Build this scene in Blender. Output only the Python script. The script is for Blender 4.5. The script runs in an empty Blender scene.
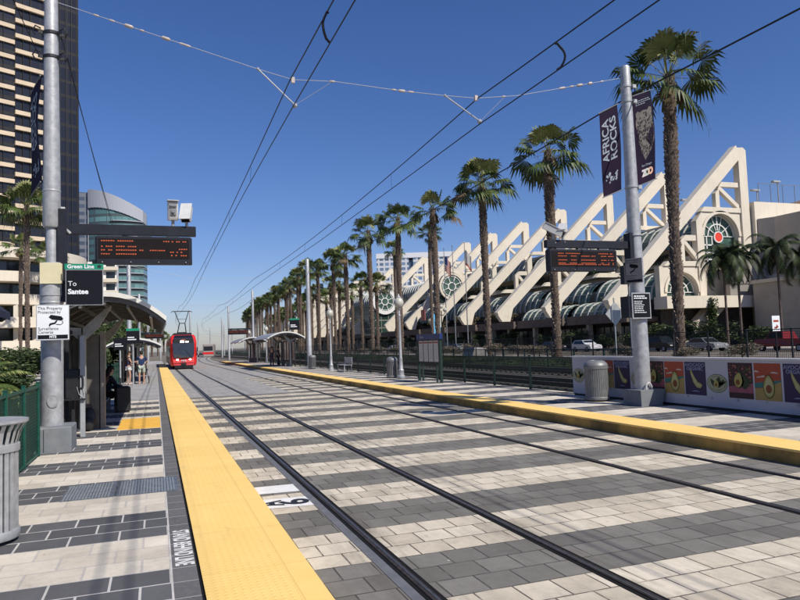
import bpy, math, random
from mathutils import Vector, Matrix
rnd = random.Random(7)
D = bpy.data
scene = bpy.context.scene
COL = scene.collection
PI = math.pi
HP = 0.216           # platform height above the paved track bed

# ------------------------------------------------------------------ materials
class NT:
    def __init__(s, nt): s.nt = nt
    def n(s, t, **k):
        nd = s.nt.nodes.new(t)
        for a, v in k.items():
            if a.startswith('i_'): nd.inputs[int(a[2:])].default_value = v
            else: setattr(nd, a, v)
        return nd
    def l(s, a, b): s.nt.links.new(a, b)
    def math(s, op, a, b=None, clamp=False):
        m = s.n('ShaderNodeMath', operation=op); m.use_clamp = clamp
        for i, v in enumerate((a, b)):
            if v is None: continue
            if isinstance(v, (int, float)): m.inputs[i].default_value = v
            else: s.l(v, m.inputs[i])
        return m.outputs[0]
    def mix(s, f, a, b, mode='MIX'):
        m = s.n('ShaderNodeMix', data_type='RGBA', blend_type=mode)
        for i, v in ((0, f), (6, a), (7, b)):
            if isinstance(v, (int, float)): m.inputs[i].default_value = v
            elif isinstance(v, tuple): m.inputs[i].default_value = v if len(v) == 4 else v + (1,)
            else: s.l(v, m.inputs[i])
        return m.outputs[2]
    def noise(s, vec, scale, detail=4, rough=.6, w=None):
        n = s.n('ShaderNodeTexNoise'); n.inputs['Scale'].default_value = scale
        n.inputs['Detail'].default_value = detail; n.inputs['Roughness'].default_value = rough
        if vec is not None: s.l(vec, n.inputs['Vector'])
        return n.outputs[0]
    def ramp(s, f, lo, hi):
        r = s.n('ShaderNodeMapRange'); r.inputs[1].default_value = lo; r.inputs[2].default_value = hi
        s.l(f, r.inputs[0]); return r.outputs[0]

MATS = {}
def base(name):
    m = D.materials.new(name); m.use_nodes = True
    t = NT(m.node_tree); b = m.node_tree.nodes['Principled BSDF']
    return m, t, b
def mat(name, c, rough=.7, metal=0, var=.18, scale=6, bump=0, bscale=40, spec=.4, emit=None, es=1, trans=0, hue=None, alpha=None, dirt=None):
    if name in MATS: return MATS[name]
    m, t, b = base(name)
    tc = t.n('ShaderNodeTexCoord').outputs['Object']
    c = tuple(c)
    n1 = t.noise(tc, scale, 5)
    f = t.ramp(n1, .3, .7)
    lo = tuple(x*(1-var) for x in c); hi = tuple(min(1, x*(1+var)) for x in c)
    if hue: hi = hue
    col = t.mix(f, lo, hi)
    if dirt:
        n2 = t.noise(tc, dirt[1], 6, .7); col = t.mix(t.math('MULTIPLY', t.ramp(n2, .5, .72), dirt[2] if len(dirt) > 2 else .7), col, dirt[0])
    t.l(col, b.inputs['Base Color'])
    b.inputs['Roughness'].default_value = rough; b.inputs['Metallic'].default_value = metal
    b.inputs['Specular IOR Level'].default_value = spec
    if trans: b.inputs['Transmission Weight'].default_value = trans
    if alpha is not None: b.inputs['Alpha'].default_value = alpha
    if bump:
        bn = t.noise(tc, bscale, 4); bp = t.n('ShaderNodeBump'); bp.inputs['Strength'].default_value = bump
        bp.inputs['Distance'].default_value = .02; t.l(bn, bp.inputs['Height']); t.l(bp.outputs[0], b.inputs['Normal'])
    if emit:
        b.inputs['Emission Color'].default_value = tuple(emit)+(1,); b.inputs['Emission Strength'].default_value = es
    MATS[name] = m
    return m

def paving(name, kind):
    """banded concrete pavers: kind 'track' or 'platform'"""
    m, t, b = base(name)
    tc = t.n('ShaderNodeTexCoord').outputs['Object']
    sep = t.n('ShaderNodeSeparateXYZ'); t.l(tc, sep.inputs[0])
    X, Y = sep.outputs[0], sep.outputs[1]
    off = 5.915 if kind == 'track' else 5.80
    bw = .335 if kind == 'track' else .43
    yy = t.math('SUBTRACT', Y, off - 2.11*40)
    xx = t.math('SUBTRACT', X, .09 - bw*60)
    cv = t.n('ShaderNodeCombineXYZ'); t.l(xx, cv.inputs[0]); t.l(yy, cv.inputs[1])
    def brick(mort, smooth=.1):
        br = t.n('ShaderNodeTexBrick'); br.offset = .5; br.squash = 1
        br.inputs['Scale'].default_value = 1; br.inputs['Brick Width'].default_value = bw
        br.inputs['Row Height'].default_value = 2.11/6; br.inputs['Mortar Size'].default_value = mort
        br.inputs['Mortar Smooth'].default_value = smooth
        br.inputs['Color1'].default_value = (0, 0, 0, 1); br.inputs['Color2'].default_value = (1, 1, 1, 1)
        br.inputs['Mortar'].default_value = (.5, .5, .5, 1)
        t.l(cv.outputs[0], br.inputs[0]); return br
    br = brick(.0085 if kind == 'track' else .010)
    per = br.outputs['Color']; mo = br.outputs['Fac']
    fr = t.math('FRACT', t.math('DIVIDE', yy, 2.11))
    light = t.math('LESS_THAN', fr, .5)
    big = t.noise(tc, .9, 5, .65); med = t.noise(tc, 7, 5, .7); fine = t.noise(tc, 90, 3, .7)
    if kind == 'track':
        lc = t.mix(t.ramp(per, 0, 1), (.50, .44, .34), (.67, .60, .475)); dc = t.mix(t.ramp(per, 0, 1), (.145, .137, .122), (.215, .203, .182))
        mlc = (.13, .11, .09); mdc = (.065, .062, .058)
    else:
        lc = t.mix(t.ramp(per, 0, 1), (.53, .475, .39), (.65, .59, .495)); dc = t.mix(t.ramp(per, 0, 1), (.082, .083, .088), (.118, .118, .123))
        mlc = (.47, .44, .40); mdc = (.50, .48, .45)
    # the strip near the camera in the photograph is banded; farther on the paving is plain grey
    far = t.ramp(Y, 28.6, 29.4) if kind == 'track' else t.ramp(Y, 25.6, 26.2)
    if kind == 'platform':
        far = t.math('MULTIPLY', far, t.math('LESS_THAN', X, 4))
    else:
        far = t.math('MULTIPLY', far, t.math('LESS_THAN', X, 5.4))
        far2 = t.ramp(Y, 44, 46); far = t.math('MAXIMUM', far, far2)
    tint = t.mix(light, dc, lc)
    mc = t.mix(light, mdc, mlc)
    # joints fade irregularly (dirt filled)
    mf = t.math('MULTIPLY', mo, t.ramp(t.noise(tc, 3.5, 3), .25, .5)) if kind == 'track' else mo
    col = t.mix(mf, tint, mc)
    plain = t.mix(t.ramp(med, .3, .7), (.30, .29, .275), (.36, .35, .33))
    col = t.mix(far, col, plain)
    shade = t.math('ADD', .80, t.math('MULTIPLY', t.ramp(big, .25, .75), .34))
    shade = t.math('MULTIPLY', shade, t.math('ADD', .90, t.math('MULTIPLY', t.ramp(med, .3, .7), .18)))
    shade = t.math('MULTIPLY', shade, t.math('ADD', .88, t.math('MULTIPLY', fine, .24)))
    hs = t.n('ShaderNodeCombineColor'); 
    for i in range(3): t.l(shade, hs.inputs[i])
    col = t.mix(1.0, col, hs.outputs[0], 'MULTIPLY')
    # rusty / rubber stains and chewing-gum spots
    vo = t.n('ShaderNodeTexVoronoi'); vo.inputs['Scale'].default_value = 2.6; t.l(tc, vo.inputs['Vector'])
    sp = t.math('LESS_THAN', vo.outputs['Distance'], .028)
    col = t.mix(t.math('MULTIPLY', sp, .55), col, (.09, .08, .075))
    if kind == 'track':
        st = t.n('ShaderNodeMapping'); st.inputs['Scale'].default_value = (3.2, .35, 1); t.l(tc, st.inputs[0])
        stn = t.ramp(t.noise(st.outputs[0], 1.3, 6, .75), .47, .72)
        near_r = None
        for rx in (1.96, 3.42, 6.37, 7.81):
            d = t.math('ABSOLUTE', t.math('SUBTRACT', X, rx)); g = t.ramp(d, .38, .05)
            near_r = g if near_r is None else t.math('MAXIMUM', near_r, g)
        col = t.mix(t.math('MULTIPLY', t.math('ADD', t.math('MULTIPLY', near_r, .55), .33), stn), col, (.10, .085, .07))
    # dark blotches: oil, tyre and foot wear; small pale droppings
    g1 = t.ramp(t.noise(tc, 1.7, 8, .78), .54, .70)
    col = t.mix(t.math('MULTIPLY', g1, .40 if kind == 'track' else .24), col, (.10, .09, .078))
    g2 = t.ramp(t.noise(tc, 38, 5, .8), .60, .72)
    col = t.mix(t.math('MULTIPLY', g2, .38), col, (.12, .105, .09))
    v2 = t.n('ShaderNodeTexVoronoi'); v2.inputs['Scale'].default_value = 1.1; t.l(tc, v2.inputs['Vector'])
    col = t.mix(t.math('MULTIPLY', t.math('LESS_THAN', v2.outputs['Distance'], .022), .7), col, (.62, .60, .56))
    t.l(col, b.inputs['Base Color'])
    b.inputs['Roughness'].default_value = .88; b.inputs['Specular IOR Level'].default_value = .2
    h = t.math('SUBTRACT', t.math('MULTIPLY', fine, .25), t.math('MULTIPLY', mo, 1.0))
    h = t.math('ADD', h, t.math('MULTIPLY', med, .3))
    bp = t.n('ShaderNodeBump'); bp.inputs['Strength'].default_value = .55; bp.inputs['Distance'].default_value = .008
    t.l(h, bp.inputs['Height']); t.l(bp.outputs[0], b.inputs['Normal'])
    return m

def border_pavers():
    m, t, b = base('border_pavers')
    tc = t.n('ShaderNodeTexCoord').outputs['Object']
    sep = t.n('ShaderNodeSeparateXYZ'); t.l(tc, sep.inputs[0])
    f = t.math('FRACT', t.math('DIVIDE', t.math('ADD', sep.outputs[1], 50.0), .352))
    j = t.math('LESS_THAN', t.math('ABSOLUTE', t.math('SUBTRACT', f, .5)), .022)
    cell = t.math('FLOOR', t.math('DIVIDE', t.math('ADD', sep.outputs[1], 50.0-.176), .352))
    wn = t.n('ShaderNodeTexWhiteNoise', noise_dimensions='1D'); t.l(cell, wn.inputs['W'])
    c = t.mix(wn.outputs['Value'], (.068, .067, .070), (.112, .11, .112))
    c = t.mix(t.ramp(t.noise(tc, 30, 5), .3, .8), c, (.15, .145, .14))
    c = t.mix(j, c, (.30, .29, .28))
    t.l(c, b.inputs['Base Color']); b.inputs['Roughness'].default_value = .85
    return m

def tactile(name, c0, c1, dots=True):
    m, t, b = base(name)
    tc = t.n('ShaderNodeTexCoord').outputs['Object']
    sep = t.n('ShaderNodeSeparateXYZ'); t.l(tc, sep.inputs[0]); X, Y = sep.outputs[0], sep.outputs[1]
    col = t.mix(t.ramp(t.noise(tc, 2.5, 5), .3, .7), c0, c1)
    fy = t.math('FRACT', t.math('DIVIDE', t.math('ADD', Y, 50), 1.22))
    seam = t.math('LESS_THAN', t.math('ABSOLUTE', t.math('SUBTRACT', fy, .5)), .004)
    sx = t.math('LESS_THAN', t.math('ABSOLUTE', t.math('SUBTRACT', X, .935)), .006)
    seam = t.math('MAXIMUM', seam, sx)
    col = t.mix(t.math('MULTIPLY', seam, .30), col, (.40, .27, .09))
    col = t.mix(t.math('MULTIPLY', t.ramp(t.noise(tc, 22, 6, .75), .6, .8), .25), col, (.38, .25, .10))
    cell = t.math('FLOOR', t.math('DIVIDE', t.math('ADD', Y, 50-.61), 1.22)); wn = t.n('ShaderNodeTexWhiteNoise', noise_dimensions='1D'); t.l(cell, wn.inputs['W'])
    col = t.mix(t.math('MULTIPLY', wn.outputs['Value'], .35), col, tuple(q*.86 for q in c0))
    mp = t.n('ShaderNodeMapping'); mp.inputs['Scale'].default_value = (1, .45, 1); mp.inputs['Rotation'].default_value = (0, 0, .5); t.l(tc, mp.inputs[0])
    sc_ = t.ramp(t.noise(mp.outputs[0], 3.2, 8, .8), .56, .72); col = t.mix(t.math('MULTIPLY', sc_, .28), col, (.36, .27, .14))
    ed = t.ramp(t.math('ABSOLUTE', t.math('SUBTRACT', X, .36)), .10, .0); col = t.mix(t.math('MULTIPLY', ed, .12), col, (.30, .22, .10))
    t.l(col, b.inputs['Base Color']); b.inputs['Roughness'].default_value = .72; b.inputs['Specular IOR Level'].default_value = .2
    # truncated domes
    ux = t.math('SUBTRACT', t.math('FRACT', t.math('DIVIDE', X, .06)), .5); uy = t.math('SUBTRACT', t.math('FRACT', t.math('DIVIDE', t.math('ADD', Y, 50), .06)), .5)
    r = t.math('SQRT', t.math('ADD', t.math('MULTIPLY', ux, ux), t.math('MULTIPLY', uy, uy)))
    dome = t.ramp(r, .30, .18)
    inA = t.math('LESS_THAN', X, .925)
    h = t.math('MULTIPLY', dome, inA)
    h = t.math('SUBTRACT', h, seam)
    bp = t.n('ShaderNodeBump'); bp.inputs['Strength'].default_value = .5; bp.inputs['Distance'].default_value = .004
    t.l(h, bp.inputs['Height']); t.l(bp.outputs[0], b.inputs['Normal'])
    return m

def glasswall(name, wall, glass, fh, fw, hfrac=.6, rough=.15, vert=True, metal=.0, mull=.12):
    """curtain wall driven by z and by a horizontal coordinate"""
    m, t, b = base(name)
    tc = t.n('ShaderNodeTexCoord').outputs['Object']
    sep = t.n('ShaderNodeSeparateXYZ'); t.l(tc, sep.inputs[0])
    fz = t.math('FRACT', t.math('DIVIDE', sep.outputs[2], fh))
    u = t.math('ADD', t.math('MULTIPLY', sep.outputs[0], .77), t.math('MULTIPLY', sep.outputs[1], .64))
    fx = t.math('FRACT', t.math('DIVIDE', u, fw))
    g = t.math('LESS_THAN', fz, hfrac)
    if vert: g = t.math('MULTIPLY', g, t.math('GREATER_THAN', fx, mull))
    wn = t.n('ShaderNodeTexWhiteNoise', noise_dimensions='2D'); cv = t.n('ShaderNodeCombineXYZ')
    t.l(t.math('FLOOR', t.math('DIVIDE', u, fw)), cv.inputs[0]); t.l(t.math('FLOOR', t.math('DIVIDE', sep.outputs[2], fh)), cv.inputs[1]); t.l(cv.outputs[0], wn.inputs['Vector'])
    gc = t.mix(wn.outputs['Value'], tuple(x*.7 for x in glass), tuple(min(1, x*1.35) for x in glass))
    wc = t.mix(t.noise(tc, .3, 4), tuple(x*.9 for x in wall), wall)
    t.l(t.mix(g, wc, gc), b.inputs['Base Color'])
    t.l(t.ramp(g, 0, 1), b.inputs['Metallic']) if metal else None
    rr = t.n('ShaderNodeMapRange'); rr.inputs[3].default_value = .7; rr.inputs[4].default_value = rough; t.l(g, rr.inputs[0]); t.l(rr.outputs[0], b.inputs['Roughness'])
    return m

M = {}
M['trackpave'] = paving('track_pavers', 'track')
M['platpave'] = paving('platform_pavers', 'platform')
M['border'] = border_pavers()
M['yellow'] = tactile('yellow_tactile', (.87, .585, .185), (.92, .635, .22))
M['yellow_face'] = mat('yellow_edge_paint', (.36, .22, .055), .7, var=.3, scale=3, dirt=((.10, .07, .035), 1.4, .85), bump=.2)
M['yellow_patch'] = mat('yellow_patch_paint', (.80, .45, .07), .7, var=.1)
M['conc'] = mat('grey_concrete', (.36, .35, .34), .85, var=.15, scale=2, bump=.3, bscale=60, dirt=((.18, .17, .16), 3, .5))
M['conc_flange'] = mat('flangeway_concrete', (.125, .132, .142), .8, var=.2, scale=5, bump=.2)
M['kerb'] = mat('kerb_concrete', (.46, .44, .41), .85, var=.15, scale=3)
M['rubber'] = mat('rail_boot_rubber', (.012, .012, .012), .8, var=.2, spec=.1)
M['rail'] = mat('rail_steel', (.030, .027, .025), .55, .2, var=.4, scale=14, hue=(.07, .055, .045), spec=.25)
M['railtop'] = mat('rail_polished', (.12, .115, .11), .35, .6, var=.3, scale=10)
M['steelplate'] = mat('steel_plate', (.17, .19, .21), .42, .55, var=.3, scale=12, hue=(.30, .33, .36), bump=.3, bscale=120)
M['whitepaint'] = mat('white_paint', (.75, .74, .71), .7, var=.08, dirt=((.45, .42, .38), 14, .6))
M['blackpaint'] = mat('black_paint', (.02, .02, .022), .6, var=.2)
M['galv'] = mat('galvanised_steel', (.36, .37, .38), .50, .30, var=.16, scale=9, hue=(.46, .47, .48), bump=.12, bscale=30, dirt=((.25, .26, .27), 5, .5))
M['galvdark'] = mat('grey_painted_block', (.17, .185, .20), .75, 0, var=.12, scale=4, bump=.25, bscale=60, dirt=((.28, .27, .25), 3, .4))
M['darkmetal'] = mat('black_metal', (.022, .023, .026), .5, .2, var=.3)
M['navy'] = mat('dark_bracket_steel', (.014, .016, .024), .55, .0, var=.25, spec=.25)
M['greenfence'] = mat('green_fence_paint', (.008, .075, .052), .5, .1, var=.25, scale=8)
M['darkgreen'] = mat('dark_green_fence', (.010, .030, .024), .55, .1, var=.3)
M['wire'] = mat('overhead_wire', (.012, .013, .017), .5, .3, var=.1)
M['lightwire'] = mat('steel_span_wire', (.36, .37, .40), .55, .3, var=.1)
M['insul'] = mat('insulator', (.46, .40, .36), .4, .0, var=.2)
M['white'] = mat('white_enamel', (.52, .52, .51), .45, var=.08)
M['whitesign'] = mat('sign_white', (.72, .74, .76), .45, var=.04)
M['greysign'] = mat('sign_shaded_grey', (.22, .22, .22), .6, var=.1)  # white notice turned grey: its shade is painted into the colour
M['signblack'] = mat('sign_black', (.007, .008, .013), .6, var=.1, spec=.15)
M['signgreen'] = mat('sign_green', (.012, .23, .13), .4, var=.05)
M['ledface'] = mat('display_glass', (.012, .009, .009), .45, var=.2, scale=3, spec=.15)
M['ledon'] = mat('led_orange', (.34, .07, .03), .5, emit=(1.0, .20, .06), es=.36, var=.05)
def streaked(name, c, d):
    m, t, b = base(name); tc = t.n('ShaderNodeTexCoord').outputs['Object']
    mp = t.n('ShaderNodeMapping'); mp.inputs['Scale'].default_value = (1.6, 1.6, .16); t.l(tc, mp.inputs[0])
    a = t.ramp(t.noise(mp.outputs[0], 1.0, 7, .75), .50, .74); q = t.ramp(t.noise(tc, .5, 5), .35, .7)
    col = t.mix(q, tuple(x*.93 for x in c), c); col = t.mix(t.math('MULTIPLY', a, .38), col, d)
    sep = t.n('ShaderNodeSeparateXYZ'); t.l(tc, sep.inputs[0])
    j = t.math('LESS_THAN', t.math('FRACT', t.math('DIVIDE', sep.outputs[2], 2.6)), .012); col = t.mix(t.math('MULTIPLY', j, .35), col, d)
    t.l(col, b.inputs['Base Color']); b.inputs['Roughness'].default_value = .9; b.inputs['Specular IOR Level'].default_value = .2
    return m
M['cream'] = streaked('cream_concrete', (.70, .635, .52), (.44, .37, .28))
M['cream2'] = mat('cream_terrace', (.56, .495, .39), .85, var=.08, scale=.7)
M['tan'] = mat('tan_wall', (.42, .37, .30), .85, var=.08, scale=.5, dirt=((.25, .22, .19), .4, .5))
M['tan2'] = mat('tan_upper_wall', (.43, .385, .32), .85, var=.08, scale=.4)
M['metalroof'] = mat('grey_metal_roof', (.27, .255, .23), .6, .1, var=.1)
M['vglass'] = mat('green_glass', (.060, .115, .092), .38, .0, var=.45, scale=.6, spec=.35)
M['dglass'] = mat('dark_glass', (.014, .020, .024), .12, var=.4, scale=.8, spec=.6)
M['red'] = mat('red_disc', (.75, .06, .035), .5, var=.05)
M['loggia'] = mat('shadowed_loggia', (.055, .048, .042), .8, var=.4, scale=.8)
M['brownsign'] = mat('brown_fascia', (.13, .10, .085), .8, var=.2, scale=1)
M['asphalt'] = mat('asphalt', (.17, .163, .15), .9, var=.15, scale=1.5, bump=.2, bscale=50)
M['walk'] = mat('sidewalk', (.42, .39, .34), .9, var=.12, scale=1)
M['dfrond'] = mat('dark_feather_frond', (.012, .022, .008), .6, var=.5, scale=1, hue=(.035, .055, .016))
M['ground'] = mat('dry_ground', (.16, .14, .115), .95, var=.25, scale=.5)
M['ballast'] = mat('ballast', (.085, .075, .068), .95, var=.5, scale=14, bump=.8, bscale=18)
M['grassbase'] = mat('turf', (.050, .075, .028), .95, var=.3, scale=1.5)
M['soil'] = mat('planting_soil', (.045, .045, .025), .95, var=.3, scale=3)
M['trunk'] = mat('palm_trunk_bark', (.060, .043, .034), .95, var=.5, scale=5, hue=(.17, .125, .095), bump=1, bscale=14)
M['boot'] = mat('palm_leaf_bases', (.09, .06, .045), .9, var=.5, scale=9, hue=(.42, .33, .26))
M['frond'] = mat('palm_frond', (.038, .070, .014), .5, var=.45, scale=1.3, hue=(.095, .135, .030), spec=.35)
M['frondlight'] = mat('palm_frond_pale', (.19, .20, .065), .5, var=.35, scale=1.3, spec=.4)  # paler yellow-green for some upper fans, leaf stalks and hanging threads
M['deadfrond'] = mat('dead_frond', (.13, .095, .05), .9, var=.4)
M['leaf'] = mat('broad_leaf', (.040, .070, .020), .55, var=.5, scale=2, hue=(.085, .12, .035))
M['leafdry'] = mat('dry_shrub_leaf', (.26, .20, .16), .8, var=.4, scale=2)
M['leafred'] = mat('terrace_planting', (.19, .135, .09), .85, var=.4, scale=1, hue=(.08, .085, .035))
M['trainred'] = mat('tram_red', (.62, .018, .016), .28, var=.06, spec=.6)
M['trainblack'] = mat('tram_black', (.012, .012, .015), .2, var=.2, spec=.7)
M['lamp'] = mat('lit_lamp', (1, .96, .85), .3, emit=(1, .93, .8), es=4, var=0)
M['globe'] = mat('frosted_globe', (.46, .45, .38), .3, var=.08, spec=.6)
M['purple'] = mat('banner_purple', (.009, .010, .030), .8, var=.35, scale=2, hue=(.020, .009, .026), spec=.12)
M['bannertext'] = mat('banner_lettering', (.26, .30, .34), .7, var=.08)
M['furlight'] = mat('leopard_print_light', (.12, .11, .10), .8, var=.35, scale=9)
M['furdark'] = mat('leopard_print_dark', (.015, .013, .018), .8, var=.3)
M['offwhite'] = mat('print_offwhite', (.55, .52, .46), .7, var=.06)

# ------------------------------------------------------------------ mesh builder
class MB:
    def __init__(s): s.v = []; s.f = []; s.m = []
    def add(s, vs, fs, m=0):
        o = len(s.v); s.v += [tuple(p) for p in vs]
        for f in fs: s.f.append([i+o for i in f]); s.m.append(m)
        return s
    def box(s, x0, x1, y0, y1, z0, z1, m=0):
        v = [(x, y, z) for z in (z0, z1) for y in (y0, y1) for x in (x0, x1)]
        return s.add(v, [(0, 2, 3, 1), (4, 5, 7, 6), (0, 1, 5, 4), (1, 3, 7, 5), (3, 2, 6, 7), (2, 0, 4, 6)], m)
    def cbox(s, x0, x1, y0, y1, z0, z1, c=.02, m=0):
        """box with chamfered vertical edges and top"""
        P = [(x0+c, y0), (x1-c, y0), (x1, y0+c), (x1, y1-c), (x1-c, y1), (x0+c, y1), (x0, y1-c), (x0, y0+c)]
        cx, cy = (x0+x1)/2, (y0+y1)/2
        def ring(z, k): return [(px-(c*k if px > cx else -c*k), py-(c*k if py > cy else -c*k), z) for px, py in P]
        R = [ring(z0, 0), ring(z1-c, 0), ring(z1, 1)]
        v = sum(R, []); f = []
        for k in range(2):
            for i in range(8): f.append((k*8+i, k*8+(i+1) % 8, k*8+8+(i+1) % 8, k*8+8+i))
        f.append(tuple(range(16, 24))); f.append(tuple(range(7, -1, -1)))
        return s.add(v, f, m)
    def poly(s, pts, m=0): return s.add(pts, [tuple(range(len(pts)))], m)
    def extr(s, pts, vec, m=0, me=None):
        n = len(pts); vec = Vector(vec)
        v = [tuple(p) for p in pts] + [tuple(Vector(p)+vec) for p in pts]
        s.add(v, [tuple(range(n-1, -1, -1)), tuple(range(n, 2*n))], m)
        o = len(s.v)-2*n
        for i in range(n): s.f.append([o+i, o+(i+1) % n, o+n+(i+1) % n, o+n+i]); s.m.append(m if me is None else me)
        return s
    def xz(s, pts, y0, y1, m=0): return s.extr([(x, y0, z) for x, z in pts], (0, y1-y0, 0), m)
    def bar(s, p0, p1, w, h, m=0):
        """square bar between points; w = horizontal width, h = other"""
        p0 = Vector(p0); p1 = Vector(p1); d = (p1-p0).normalized()
        up = Vector((0, 0, 1)) if abs(d.z) < .95 else Vector((0, 1, 0))
        a = d.cross(up).normalized()*(w/2); b = a.cross(d).normalized()*(h/2)
        v = [p0-a-b, p0+a-b, p0+a+b, p0-a+b, p1-a-b, p1+a-b, p1+a+b, p1-a+b]
        return s.add(v, [(3, 2, 1, 0), (4, 5, 6, 7), (0, 1, 5, 4), (1, 2, 6, 5), (2, 3, 7, 6), (3, 0, 4, 7)], m)
    def path(s, pts, r, n=8, m=0, caps=True):
        pts = [Vector(p) for p in pts]; N = len(pts)
        rr = r if isinstance(r, (list, tuple)) else [r]*N
        v = []; a = None
        for i, p in enumerate(pts):
            d = (pts[min(i+1, N-1)]-pts[max(i-1, 0)]).normalized()
            if a is None:
                up = Vector((0, 0, 1)) if abs(d.z) < .9 else Vector((0, 1, 0)); a = d.cross(up).normalized()
            else: a = (a-d*a.dot(d)).normalized()
            b = d.cross(a)
            for k in range(n):
                t = 2*PI*k/n; v.append(p+(a*math.cos(t)+b*math.sin(t))*rr[i])
        f = [(i*n+k, i*n+(k+1) % n, (i+1)*n+(k+1) % n, (i+1)*n+k) for i in range(N-1) for k in range(n)]
        if caps: f += [tuple(range(n-1, -1, -1)), tuple((N-1)*n+k for k in range(n))]
        return s.add(v, f, m)
    def tube(s, p0, p1, r, n=8, m=0, r2=None): return s.path([p0, p1], [r, r if r2 is None else r2], n, m)
    def lathe(s, prof, n=16, c=(0, 0, 0), m=0, a0=0, a1=2*PI, sx=1, sy=1):
        full = abs(a1-a0-2*PI) < 1e-6; K = n if full else n+1
        v = []
        for r, z in prof:
            for k in range(K):
                t = a0+(a1-a0)*k/n; v.append((c[0]+r*math.cos(t)*sx, c[1]+r*math.sin(t)*sy, c[2]+z))
        f = []
        for i in range(len(prof)-1):
            for k in range(n):
                k2 = (k+1) % K if full else k+1
                f.append((i*K+k, i*K+k2, (i+1)*K+k2, (i+1)*K+k))
        s.add(v, f, m)
        if full and prof[0][0] > 1e-4: s.poly([v[k] for k in range(K-1, -1, -1)], m)
        if full and prof[-1][0] > 1e-4: s.poly([v[(len(prof)-1)*K+k] for k in range(K)], m)
        return s
    def ball(s, c, r, n=12, m=0):
        rx, ry, rz = r if isinstance(r, tuple) else (r, r, r); h = max(5, n//2+1)
        v = []; f = []
        for i in range(h+1):
            ph = PI*i/h
            for k in range(n):
                t = 2*PI*k/n; v.append((c[0]+rx*math.sin(ph)*math.cos(t), c[1]+ry*math.sin(ph)*math.sin(t), c[2]-rz*math.cos(ph)))
        for i in range(h):
            for k in range(n): f.append((i*n+k, i*n+(k+1) % n, (i+1)*n+(k+1) % n, (i+1)*n+k))
        return s.add(v, f, m)
    def text(s, txt, size, mx, m=0, align='CENTER', sx=1.0, space=1.0, thick=0.0):
        """flat lettering: the text's x/y plane is placed by matrix mx"""
        cu = D.curves.new('lettering', 'FONT'); cu.body = txt; cu.size = size; cu.align_x = align; cu.align_y = 'CENTER'
        cu.resolution_u = 3; cu.space_character = space; cu.offset = thick
        o = D.objects.new('lettering', cu); COL.objects.link(o)
        bpy.context.view_layer.update()
        me = D.meshes.new_from_object(o.evaluated_get(bpy.context.evaluated_depsgraph_get()))
        vs = [mx @ Vector((p.co.x*sx, p.co.y, 0)) for p in me.vertices]
        s.add(vs, [tuple(p.vertices) for p in me.polygons], m)
        D.objects.remove(o); D.curves.remove(cu); D.meshes.remove(me)
        return s
    def xf(s, mx, i0=0):
        for i in range(i0, len(s.v)): s.v[i] = tuple(mx @ Vector(s.v[i]))
        return s
    def mesh(s, name, mats, smooth=False):
        me = D.meshes.new(name); me.from_pydata(s.v, [], s.f)
        if not isinstance(mats, (list, tuple)): mats = [mats]
        for x in mats: me.materials.append(x)
        if len(mats) > 1: me.polygons.foreach_set('material_index', s.m)
        if smooth:
            me.polygons.foreach_set('use_smooth', [True]*len(me.polygons))
            try: me.set_sharp_from_angle(angle=math.radians(38))
            except Exception: pass
        me.update(); return me
    def build(s, name, mats, parent=None, smooth=False, loc=None, label=None):
        o = D.objects.new(name, s.mesh(name, mats, smooth)); COL.objects.link(o)
        if parent is not None: o.parent = parent
        if loc is not None: o.location = loc
        if label: o['label'] = label
        return o

def tag(o, label=None, cat=None, group=None, kind=None):
    if label: o['label'] = label
    if cat: o['category'] = cat
    if group: o['group'] = group
    if kind: o['kind'] = kind
    return o
def thing(name, label, cat, loc=(0, 0, 0), rz=0, group=None):
    o = D.objects.new(name, None); COL.objects.link(o); o.empty_display_size = .2
    o.location = loc; o.rotation_euler = (0, 0, rz)
    return tag(o, label, cat, group)
def struct(o): o['kind'] = 'structure'; return o
def copy_tree(o, loc, rz=0, label=None, sc=None, group=None):
    c = o.copy(); COL.objects.link(c); c.location = loc; c.rotation_euler = (0, 0, rz)
    if label: c['label'] = label
    if group: c['group'] = group
    if sc: c.scale = sc if isinstance(sc, tuple) else (sc, sc, sc)
    for ch in list(o.children):
        d = ch.copy(); COL.objects.link(d); d.parent = c
        for g in list(ch.children):
            e = g.copy(); COL.objects.link(e); e.parent = d
    return c
def frame(origin, xdir, ydir):
    x = Vector(xdir).normalized(); y = Vector(ydir).normalized(); z = x.cross(y)
    return Matrix(((x.x, y.x, z.x, origin[0]), (x.y, y.y, z.y, origin[1]), (x.z, y.z, z.z, origin[2]), (0, 0, 0, 1)))
def curve_off(y):
    return 0 if y < 88 else (y-88)**2/1700.0

# ------------------------------------------------------------------ setting
MB().box(-900, 900, -60, 1500, -1.2, -.045).build('ground', M['ground'])
struct(D.objects['ground'])
def strip(name, mt, x0, x1, y0, y1, z0, z1, curved=False, step=6):
    mb = MB(); ys = [y0]
    if curved:
        y = max(y0, 88)
        if y > y0: ys.append(y)
        while y < y1: y = min(y+step, y1); ys.append(y)
    else: ys.append(y1)
    for a, b in zip(ys[:-1], ys[1:]):
        oa, ob = (curve_off(a), curve_off(b)) if curved else (0, 0)
        v = [(x0+oa, a, z0), (x1+oa, a, z0), (x0+ob, b, z0), (x1+ob, b, z0), (x0+oa, a, z1), (x1+oa, a, z1), (x0+ob, b, z1), (x1+ob, b, z1)]
        mb.add(v, [(0, 2, 3, 1), (4, 5, 7, 6), (1, 3, 7, 5), (2, 0, 4, 6)])
        if a == ys[0]: mb.add(v, [(0, 1, 5, 4)])
        if b == ys[-1]: mb.add(v, [(3, 2, 6, 7)])
    return mb
struct(strip('track', None, 1.12, 8.53, -12, 420, -.3, 0, True).build('track_paving', M['trackpave']))
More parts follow.
